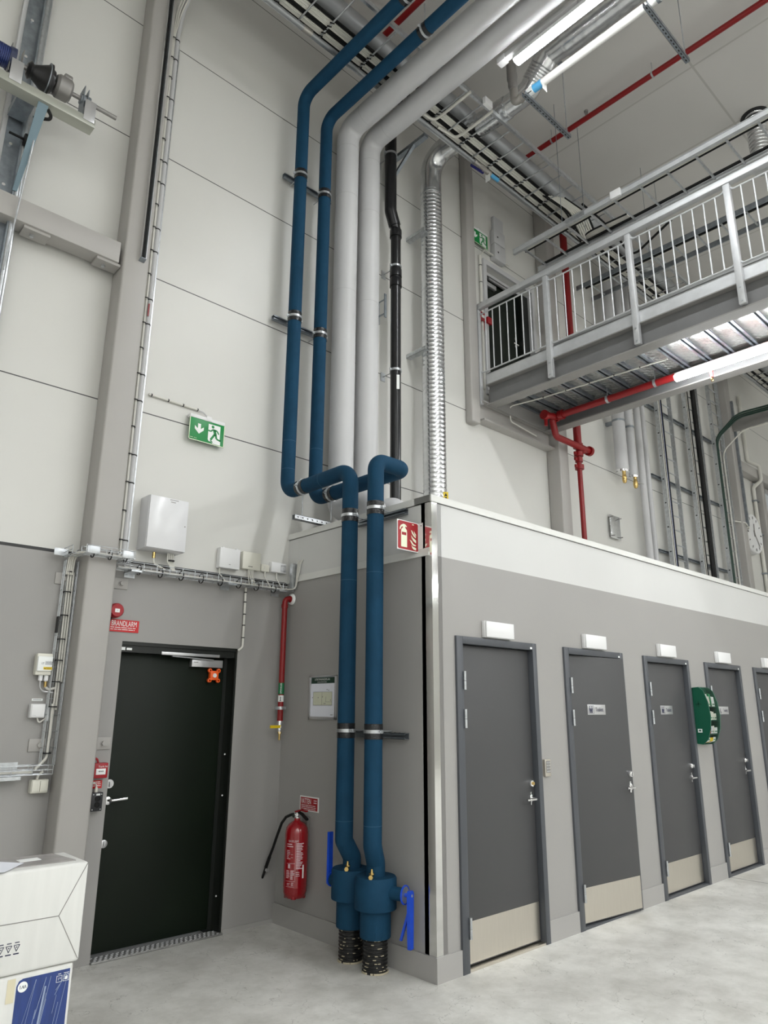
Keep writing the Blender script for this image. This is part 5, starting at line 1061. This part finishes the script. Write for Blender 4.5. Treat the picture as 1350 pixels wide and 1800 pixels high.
# ================================================================== BEYOND THE BLOCK
t = Thing('sprinkler_riser', 'red sprinkler riser with valves rising from behind the room block', 'pipe', (4.40, -0.30, H)); RX, RY = 4.405, -0.30
t.p('riser_tube', MB().cyl((RX, RY, H), (RX, RY, 5.0), 0.033, 16).cyl((RX, RY, 5.0), (RX, RY, 8.44), 0.052, 18), 'red')
for z, r in ((4.88, 0.062), (4.80, 0.05), (4.70, 0.06), (5.0, 0.066)): t.p('grooved_coupling', MB().cyl((RX, RY, z - 0.03), (RX, RY, z + 0.03), r, 14).obox((RX - 0.07, RY, z), (0.03, 0.012, 0.02)), 'red')
a = at(968, 757, y=-0.36); b = at(1036, 799, y=-0.36); zb = (a.z + b.z) / 2
t.p('branch_tube', MB().tube(fillet([(3.73, -2.2, 5.19), (3.73, -0.36, 5.19), (3.80, -0.36, zb), (b.x, -0.36, zb)], 0.05), 0.042, 16), 'red'); t.p('branch_cap', MB().cyl((b.x - 0.02, -0.36, zb), (b.x + 0.03, -0.36, zb), 0.065, 16), 'red')
t.p('tee', MB().cyl((b.x - 0.1, -0.36, zb), (b.x - 0.1, -0.36, 4.93), 0.04, 14).cyl((b.x - 0.1, -0.36, 4.93), (RX, RY, 4.93), 0.04, 14), 'red')
for p_, ax in (((3.73, -0.5, 5.19), UY), ((3.73, -0.40, 5.17), UZ)): t.p('grooved_coupling', MB().band(p_, ax, 0.04, 0.062, 0.06, 16), 'red')
t.p('bridge_run', MB().cyl((3.73, -2.2, 5.19), (3.73, -6, 5.19), 0.042, 16), 'red'); t.p('side_outlet', MB().cyl((3.73, -0.42, 5.19), (3.48, -0.42, 5.14), 0.04, 14).cyl((3.50, -0.42, 5.14), (3.50, -0.42, 5.0), 0.022, 12).cyl((3.46, -0.42, 5.14), (3.52, -0.42, 5.14), 0.06, 14), 'red')
for y in (-1.15, -1.75): t.p('pipe_clamp', MB().band((3.73, y, 5.19), UY, 0.042, 0.049, 0.03, 16).cyl((3.73, y, 5.23), (3.73, y, 5.345), 0.006, 8), 'galv')
for lab, px, r, zb_ in (('widest light grey pipe stub with brass valve beyond the room block', 1091.5, 0.092, 5.0), ('narrower light grey pipe stub with brass valve, right of the widest', 1110, 0.066, 4.99)):
    c = at(px, 795, y=-0.2); t = Thing('pipe_stub', lab, 'pipe', (c.x, c.y, zb_ - 0.2), 'light grey pipes beyond the room block'); t.p('sheath', MB().cyl((c.x, c.y, zb_), (c.x, c.y, 8.4), r, 28), 'sheath')
    t.p('end_cap', MB().cyl((c.x, c.y, zb_ - 0.035), (c.x, c.y, zb_), r + 0.004, 12), 'chrome'); t.p('brass_valve', MB().lathe([(0.02, 0), (0.03, 0.02), (0.035, 0.06), (0.032, 0.11), (0.026, 0.13), (0.026, 0.17)], (c.x, c.y - 0.02, zb_ - 0.2), UZ, 14), 'brass')
    t.p('wall_bracket', MB().box((c.x - 0.03, c.y + r, zb_ + 0.75), (c.x + 0.03, -0.001, zb_ + 0.80)).band((c.x, c.y, zb_ + 0.775), UZ, r, r + 0.006, 0.03), 'galvdark')
    t.p('valve_lever', MB().bar((c.x, c.y - 0.04, zb_ - 0.10), (c.x + 0.16, c.y - 0.06, zb_ - 0.11), 0.02, 0.01), 'chrome')
for lab, px, r in (('slim light grey pipe reaching down behind the room block', 1126, 0.052), ('slimmest light grey pipe, nearest the first wall ladder', 1136, 0.040)):
    c = at(px, 800, y=-0.14); solo('wall_pipe', MB().cyl((c.x, -0.14, H), (c.x, -0.14, 8.4), r, 22), 'sheath', lab, 'pipe', 'light grey pipes beyond the room block')
a, b = at(1072, 906, y=-0.05), at(1093, 952, y=-0.05); t = Thing('mounting_plate', 'shiny metal plate on four bolts above the room block', 'plate', (a.x, -0.05, b.z))
t.p('plate', MB().box((a.x, -0.045, b.z + 0.02), (b.x, -0.04, a.z + 0.02), 0.001), 'foil')
for x in (a.x + 0.03, b.x - 0.03):
    for z in (b.z + 0.05, a.z - 0.01): t.p('bolt', MB().cyl((x, -0.09, z), (x, -0.002, z), 0.007, 8), 'cast')
# wall ladders with their struts
def wall_ladder(label, x0, x1):
    t = Thing('wall_ladder', label, 'cable tray', ((x0 + x1) / 2, -0.12, H), 'vertical cable ladders beyond the block')
    for x in (x0, x1): t.p('side_rail', MB().box((x - 0.012, -0.16, H), (x + 0.012, -0.095, 7.85)), 'galv')
    for q in range(20): z = H + 0.1 + q * 0.245; t.p('rung', MB().cyl((x0, -0.115, z), (x1, -0.115, z), 0.010, 8), 'galv')
    for q in range(12): z = H + 0.12 + q * 0.40; t.p('rail_hole', MB().box((x0 - 0.013, -0.14, z), (x0 - 0.0115, -0.115, z + 0.02)), 'inkblack')
    return t
t = wall_ladder('vertical cable ladder with thin white, blue and black cables', 7.22, 7.72)
for j, m in enumerate(('cable', 'cable', 'rubber', 'cable', 'spring', 'rubber', 'rubber')): t.p('cable', MB().cyl((7.27 + j * 0.022, -0.135, H), (7.27 + j * 0.022, -0.135, 7.8), 0.010, 8), m)
t = wall_ladder('vertical cable ladder with a thick black cable bundle', 8.34, 8.88)
for j, m in enumerate(('cable', 'rubber', 'cable', 'rubber', 'rubber')): t.p('cable', MB().cyl((8.40 + j * 0.025, -0.135, H), (8.40 + j * 0.025, -0.135, 7.8), 0.011, 8), m)
t.p('thick_cables', MB().cyl((8.68, -0.15, H), (8.68, -0.15, 7.8), 0.035, 12).cyl((8.735, -0.15, H), (8.735, -0.15, 7.8), 0.03, 12), 'rubber')
t = wall_ladder('vertical cable ladder with dark green cables bending off at the top', 9.46, 9.90)
for j in range(3): t.p('cable', MB().tube(fillet([(9.53 + j * 0.03, -0.145, H), (9.53 + j * 0.03, -0.145, 6.55), (9.75 + j * 0.03, -0.5, 7.0 - 0.03 * j), (10.2, -2.6, 7.15 - 0.03 * j)], 0.35), 0.017, 8), 'greencable')
t.p('cable', MB().tube(fillet([(9.82, -0.14, H), (9.82, -0.14, 6.35), (10.0, -0.5, 6.75), (10.3, -2.4, 6.85)], 0.3), 0.012, 8), 'cable')
for z, lab in ((5.25, 'middle'), (4.01, 'lowest'), (6.49, 'highest')): strut('wall_strut', (6.96, -0.05, z), (9.60, -0.05, z), lab + ' black rail crossing behind the vertical cable ladders', 'rails behind the wall ladders', (0, -1, 0), 'galvdark', holes=False)
# clock
c = V((10.78, -0.17, 4.90)); t = Thing('wall_clock', 'large round white wall clock on the wall beside the far column', 'clock', c)
t.p('clock_case', MB().lathe([(0.36, 0.16), (0.39, 0.15), (0.40, 0.02), (0.385, -0.005), (0.365, 0.0), (0, 0.0)], c, UY, 48), 'white'); f = Face((c.x, c.y - 0.001, c.z), UX, UZ); k = MB()
for q in range(12): a = radians(30 * q); f.line(k, 0.29 * sin(a), 0.29 * cos(a), 0.345 * sin(a), 0.345 * cos(a), 0.03 if q % 3 == 0 else 0.02, 0.003)
d_ = t.p('hour_marks', k, 'inkblack', smooth=0); k = MB(); a = radians(5); f.line(k, -0.06 * sin(a), -0.06 * cos(a), 0.20 * sin(a), 0.20 * cos(a), 0.04, 0.006); a = radians(142); f.line(k, -0.07 * sin(a), -0.07 * cos(a), 0.31 * sin(a), 0.31 * cos(a), 0.028, 0.009); f.disc(k, 0, 0, 0.025, 0.01); t.p('clock_hands', k, 'cast', smooth=0)
t.p('supply_cable', MB().tube(fillet([(9.95, -0.10, 5.02), (10.2, -0.24, 5.0), (10.36, -0.24, 4.92), (10.44, -0.10, 4.92)], 0.08), 0.014, 8), 'cable')
t = Thing('cable_duct', 'pale conduit with cables between the clock and the far window', 'conduit', (11.42, -0.05, H)); t.p('conduit_tube', MB().tube(fillet([(11.42, -0.05, H), (11.42, -0.05, 6.0), (11.42, -0.22, 6.12), (11.42, -0.22, 6.42), (11.3, -0.05, 6.55), (11.3, -0.05, 8)], 0.08), 0.035, 10), 'cable'); t.p('cable', MB().tube([(11.50, -0.04, H), (11.50, -0.04, 6.1)], 0.02, 8), 'galv')
for z in (3.4, 4.2, 5.0, 5.7): t.p('conduit_clip', MB().box((11.37, -0.09, z), (11.53, -0.002, z + 0.03)), 'galvdark')
solo('bracket_arm', MB().prism([(10.22, -0.225, 6.85), (10.22, -0.225, 7.15), (10.22, -3.0, 7.15), (10.22, -3.0, 7.05)], (0.08, 0, 0)), 'beam', 'tapered steel arm on the far column near the upper right edge', 'bracket')
t = Thing('slot_channel', 'perforated channel on the front of the far column', 'rail', (10.30, -0.24, 4.4)); t.p('channel', MB().box((10.27, -0.265, 4.95), (10.32, -0.222, 7.5)), 'galvdark')
# boxes by the upper door
for i, (z0, z1) in enumerate(((7.36, 7.60), (7.61, 7.82))): 
    t = wallbox('junction_box', ('lower' if i == 0 else 'upper') + ' grey box with dark buttons above the upper door', 'box', 3.06, z0, 3.29, z1, 0.08, 'sheath', group='boxes above the upper door'); k = MB(); wallface(3.06, z0, -0.08).disc(k, 0.07, (z1 - z0) / 2, 0.014); t.p('button', k, 'inkblack')
wallbox('junction_box', 'blank grey box at the top above the upper door', 'box', 3.10, 7.84, 3.30, 8.06, 0.05, 'sheath', group='boxes above the upper door')
c = at(849, 556, y=-0.06); t = wallbox('call_point', 'red call point half hidden by the first railing post', 'call point', c.x - 0.07, c.z - 0.06, c.x + 0.06, c.z + 0.06, 0.06, 'darkred'); k = MB(); wallface(c.x, c.z, -0.06).rect(k, -0.03, -0.02, 0.03, 0.02); t.p('window', k, 'signwhite')
t = wallbox('alarm_sounder', 'round red sounder beside the upper call point', 'alarm', c.x + 0.10, c.z - 0.045, c.x + 0.19, c.z + 0.045, 0.06, 'darkred')
c = at(847, 571, y=-0.01); t = Thing('call_point_sign', 'small red sign below the upper call point', 'sign', c); t.p('sign_plate', MB().box((c.x - 0.05, -0.008, c.z - 0.06), (c.x + 0.05, -0.002, c.z + 0.05)), 'redsign'); k = MB(); wallface(c.x - 0.05, c.z - 0.06, -0.008).lines(k, 0.012, 0.088, 0.08, 3, 0.025, 0.009); t.p('lettering', k, 'signwhite')
t = Thing('cable_conduit', 'white conduit strapped beside the upper door frame', 'conduit', (2.83, -0.03, 5.5)); t.p('conduit_tube', MB().cyl((2.80, -0.03, 5.4), (2.80, -0.03, 7.30), 0.018, 12), 'cable'); ties(t, [(2.80, -0.03, z) for z in (6.6, 6.9, 7.15)], UZ, 0.018); t.p('cable', MB().tube(fillet([(2.80, -0.03, 7.28), (2.88, -0.045, 7.42), (3.4, -0.045, 7.42)], 0.05), 0.009, 8), 'cable')

# ================================================================== OVERHEAD DOOR GEAR AT LEFT
t = Thing('door_track', 'galvanised vertical track of the overhead door at the left edge', 'rail', (-2.65, -0.1, 0.5))
t.p('wall_angle', MB().box((-2.735, -0.06, 0.0), (-2.60, -0.002, 8.2)), 'sheath'); t.p('track_channel', MB().box((-2.705, -0.075, 0.0), (-2.60, -0.06, 8.2)).box((-2.61, -0.13, 0.0), (-2.60, -0.06, 8.2)), 'galvdark')
t.p('roller_track', MB().cyl((-2.585, -0.12, 0.0), (-2.585, -0.12, 8.2), 0.018, 12).cyl((-2.56, -0.085, 0.0), (-2.56, -0.085, 8.2), 0.014, 10), 'galv')
k = MB()
for z in (4.9, 5.2, 5.55, 6.35, 6.7): k.cyl((-2.665, -0.076, z), (-2.665, -0.088, z), 0.012, 10)
t.p('bolts', k, 'chrome'); t.p('guide_roller', MB().cyl((-2.70, -0.16, 5.58), (-2.56, -0.16, 5.58), 0.009, 8).cyl((-2.60, -0.16, 5.58), (-2.54, -0.16, 5.58), 0.045, 18), 'rubber')
t = Thing('door_shaft', 'spring shaft with black cable drum and motor of the overhead door', 'door drive', (-2.5, -0.35, 5.75)); SYY = -0.35; SZ_ = 5.985
a = at(0, 60, y=SYY); b = at(204, 208, y=SYY); zs = 6.005
ax = at(75, 140, y=SYY); X = lambda px, py: at(px, py, y=SYY).x
t.p('shaft', MB().cyl((-3.6, SYY, zs), (b.x, SYY, zs), 0.0165, 16), 'cast')
mb = MB(); x = -3.3; xs_ = X(22, 98)
while x < xs_ - 0.02: mb.band((x, SYY, zs), UX, 0.055, 0.076, 0.0105, 24); x += 0.0125
t.p('torsion_spring', mb, 'spring'); t.p('spring_plug', MB().cyl((xs_ - 0.025, SYY, zs), (xs_ + 0.015, SYY, zs), 0.084, 24), mat('spring_plug', srgb(52, 58, 84), 0.4))
d0 = X(52, 122)
t.p('cable_drum', MB().lathe([(0.04, -0.02), (0.065, 0.0), (0.05, 0.02), (0.07, 0.06), (0.10, 0.11), (0.115, 0.12), (0.115, 0.135), (0.09, 0.14), (0.08, 0.16), (0.03, 0.16)], (d0, SYY, zs), UX, 36), 'drum')
t.p('drum_rim', MB().band((d0 + 0.118, SYY, zs), UX, 0.10, 0.117, 0.006, 36), 'galvdark')
t.p('gear_housing', MB().lathe([(0.03, 0), (0.07, 0.0), (0.085, 0.02), (0.083, 0.10), (0.07, 0.115), (0.03, 0.12)], (d0 + 0.175, SYY, zs), UX, 28).obox((d0 + 0.25, SYY - 0.02, zs + 0.08), (0.03, 0.035, 0.02), bev=0.01), 'cast')
t.p('end_bearing', MB().box((d0 + 0.37, SYY - 0.05, zs - 0.17), (d0 + 0.376, SYY + 0.05, zs + 0.09)).box((d0 + 0.40, SYY - 0.05, zs - 0.17), (d0 + 0.406, SYY + 0.05, zs + 0.07)).cyl((d0 + 0.36, SYY, zs), (d0 + 0.43, SYY, zs), 0.04, 14), 'galvdark')
for x in (d0 - 0.10, d0 + 0.41): t.p('bearing_plate', MB().box((x - 0.03, SYY - 0.075, zs - 0.22), (x + 0.05, SYY - 0.07, zs - 0.04), 0.002), 'alu')
t.p('plate_bracket', MB().box((d0 - 0.14, SYY - 0.05, zs - 0.14), (d0 - 0.134, SYY + 0.02, zs + 0.10)).box((d0 - 0.06, SYY - 0.04, zs - 0.10), (d0 - 0.055, SYY + 0.02, zs + 0.11)), 'cast')
e = at(133, 207, y=SYY); ze = zs - 0.215
t.p('support_beam', MB().box((-3.6, SYY - 0.07, ze - 0.035), (d0 + 0.47, SYY + 0.03, ze + 0.035), 0.004), 'yzinc')
t.p('beam_arm', MB().box((-2.72, SYY - 0.02, ze - 0.03), (-2.60, -0.10, ze + 0.03)), 'galvdark')
k = MB(); q0 = at(77, 180, y=SYY - 0.06); k.prism([(q0.x - 0.03, SYY - 0.05, ze - 0.02), (q0.x + 0.04, SYY - 0.05, ze - 0.02), (-2.585, -0.14, 5.15), (-2.615, -0.14, 5.15)], (0, 0.012, 0.0)); t.p('brace_plate', k, mat('pale_blue_plate', srgb(112, 132, 142), 0.35, 0.4))
t.p('lift_cable', MB().cyl((q0.x + 0.01, SYY + 0.03, ze), (-2.59, -0.16, 4.5), 0.006, 6), 'galv'); t.p('motor_cable', MB().tube(fillet([(d0 + 0.15, SYY - 0.03, ze - 0.05), (d0 + 0.2, SYY, ze - 0.09), (d0 + 0.08, SYY + 0.03, ze - 0.13)], 0.04), 0.012, 8), 'rubber')

# ================================================================== CARTONS
cx1, cy0, cdep = -2.303, -1.977, 0.27; cz0, cz1 = 0.645, 1.0
t = Thing('carton', 'large white carton with fold lines on top of the blue and white one', 'carton', (cx1 - 0.45, cy0 + cdep / 2, cz0)); LXC = cx1 - 1.1
t.p('carton_body', MB().box((LXC, cy0, cz0), (cx1, cy0 + cdep, cz1), 0.012, 3), 'carton'); f = wallface(cx1, cz0, cy0); Hc = cz1 - cz0; k = MB()
fx, fz = -0.098, Hc * 0.49
f.line(k, fx, fz, -0.006, Hc - 0.006, 0.003, 0.0003); f.line(k, fx, fz, -0.008, 0.012, 0.0025, 0.0003); f.line(k, fx, fz, -1.09, fz + 0.01, 0.003, 0.0003); t.p('fold_lines', k, 'crease', smooth=0)
k = MB()
for q in range(4):
    u, v = -0.322 + q * 0.0275, 0.085
    for a_, b_ in (((-0.010, 0.016), (0.010, 0.016)), ((-0.010, 0.016), (0, -0.005)), ((0.010, 0.016), (0, -0.005))): f.line(k, u + a_[0], v + a_[1], u + b_[0], v + b_[1], 0.0022, 0.0004)
    f.rect(k, u - 0.002, v + 0.007, u + 0.002, v + 0.011, 0.0004); f.rect(k, u - 0.008, v + 0.023, u + 0.008, v + 0.026, 0.0004); f.rect(k, u - 0.010, v - 0.015, u + 0.010, v - 0.011, 0.0004)
t.p('recycling_marks', k, 'ink', smooth=0)
zt = cz1 + 0.0005
t.p('document_pouch', MB().prism([(cx1 - 0.42, cy0 + 0.06, zt), (cx1 - 0.035, cy0 + 0.05, zt), (cx1 - 0.06, cy0 + 0.25, zt), (cx1 - 0.44, cy0 + 0.25, zt)], (0, 0, 0.003)), 'pouch', None, 'grey plastic document pouch')
solo('delivery_note', MB().prism([(cx1 - 0.66, cy0 + 0.02, zt + 0.004), (cx1 - 0.32, cy0 - 0.012, zt + 0.004), (cx1 - 0.22, cy0 + 0.10, zt + 0.006), (cx1 - 0.36, cy0 + 0.24, zt + 0.012), (cx1 - 0.70, cy0 + 0.22, zt + 0.006)], (0, 0, 0.001)), 'paper', 'loose white delivery notes lying on the white carton', 'paper')
t.p('pouch_label', MB().box((cx1 - 0.22, cy0 + 0.14, zt + 0.003), (cx1 - 0.14, cy0 + 0.19, zt + 0.0045)), 'signwhite')
bx1, bz1 = -2.318, cz0 - 0.002
t = Thing('carton', 'blue and white carton under the large white carton, wrapped in film', 'carton', (bx1 - 0.4, cy0 + 0.14, 0.0)); t.p('carton_body', MB().box((bx1 - 0.9, cy0 + 0.008, 0.0), (bx1, cy0 + 0.27, bz1), 0.012, 3), 'carton'); f = wallface(bx1, 0, cy0 + 0.008)
k = MB(); f.poly(k, [(-0.013, 0.03), (-0.013, bz1 - 0.018), (-0.185, bz1 - 0.018), (-0.198, bz1 - 0.024), (-0.205, bz1 - 0.04), (-0.205, 0.03)], 0.0003); pr = t.p('blue_print', k, 'cartonblue', smooth=0)
k = MB(); f.disc(k, -0.183, bz1 - 0.045, 0.0175, 0.0012, n=28); w1 = t.p('round_mark', k, 'signwhite', pr, smooth=0); k = MB(); f.text(k, 'W1', -0.1695, bz1 - 0.039, 0.0175, 0.002, rot=pi); t.p('lettering', k, 'ink', w1, smooth=0)
k = MB()
for u in (-0.062, -0.036):
    for a_ in ((0, 0, 0.021, 0.0013), (0, 0.021, 0.021, 0.0223), (0, 0, 0.0013, 0.022), (0.0197, 0, 0.021, 0.022)): f.rect(k, u + a_[0], bz1 - 0.058 + a_[1], u + a_[2], bz1 - 0.058 + a_[3], 0.0012)
f.text(k, 'x1', -0.045, bz1 - 0.042, 0.013, 0.0012, rot=pi); f.rect(k, -0.031, bz1 - 0.053, -0.020, bz1 - 0.041, 0.0012); f.rect(k, -0.057, bz1 - 0.031, -0.046, bz1 - 0.029, 0.0012); f.rect(k, -0.036, bz1 - 0.031, -0.016, bz1 - 0.029, 0.0012); t.p('handling_icons', k, 'signwhite', pr, smooth=0)
k = MB(); rnd = random.Random(11)
for q in range(16):
    u = rnd.uniform(-0.185, -0.06); v = rnd.uniform(0.05, bz1 - 0.08); l = rnd.uniform(0.06, 0.3); f.line(k, u, v, u + l * 0.16, min(bz1 - 0.03, v + l), rnd.uniform(0.0008, 0.002), 0.0016)
f.line(k, -0.14, 0.25, -0.10, bz1 - 0.06, 0.006, 0.0016); t.p('film_wrinkles', k, 'wrap', pr, smooth=0)
k = MB(); f.rect(k, -0.238, bz1 - 0.09, -0.210, bz1 - 0.012, 0.0006); t.p('tape_strip', k, 'tan', smooth=0); k = MB(); f.line(k, -0.262, 0.2, -0.268, bz1 - 0.145, 0.004, 0.0008); f.line(k, -0.268, bz1 - 0.145, -0.5, bz1 - 0.14, 0.004, 0.0008); t.p('outline_print', k, 'ink', smooth=0)
t.p('top_print', MB().box((bx1 - 0.20, cy0 + 0.02, bz1 - 0.0015), (bx1 - 0.02, cy0 + 0.26, bz1 + 0.0006)), 'cartonblue')
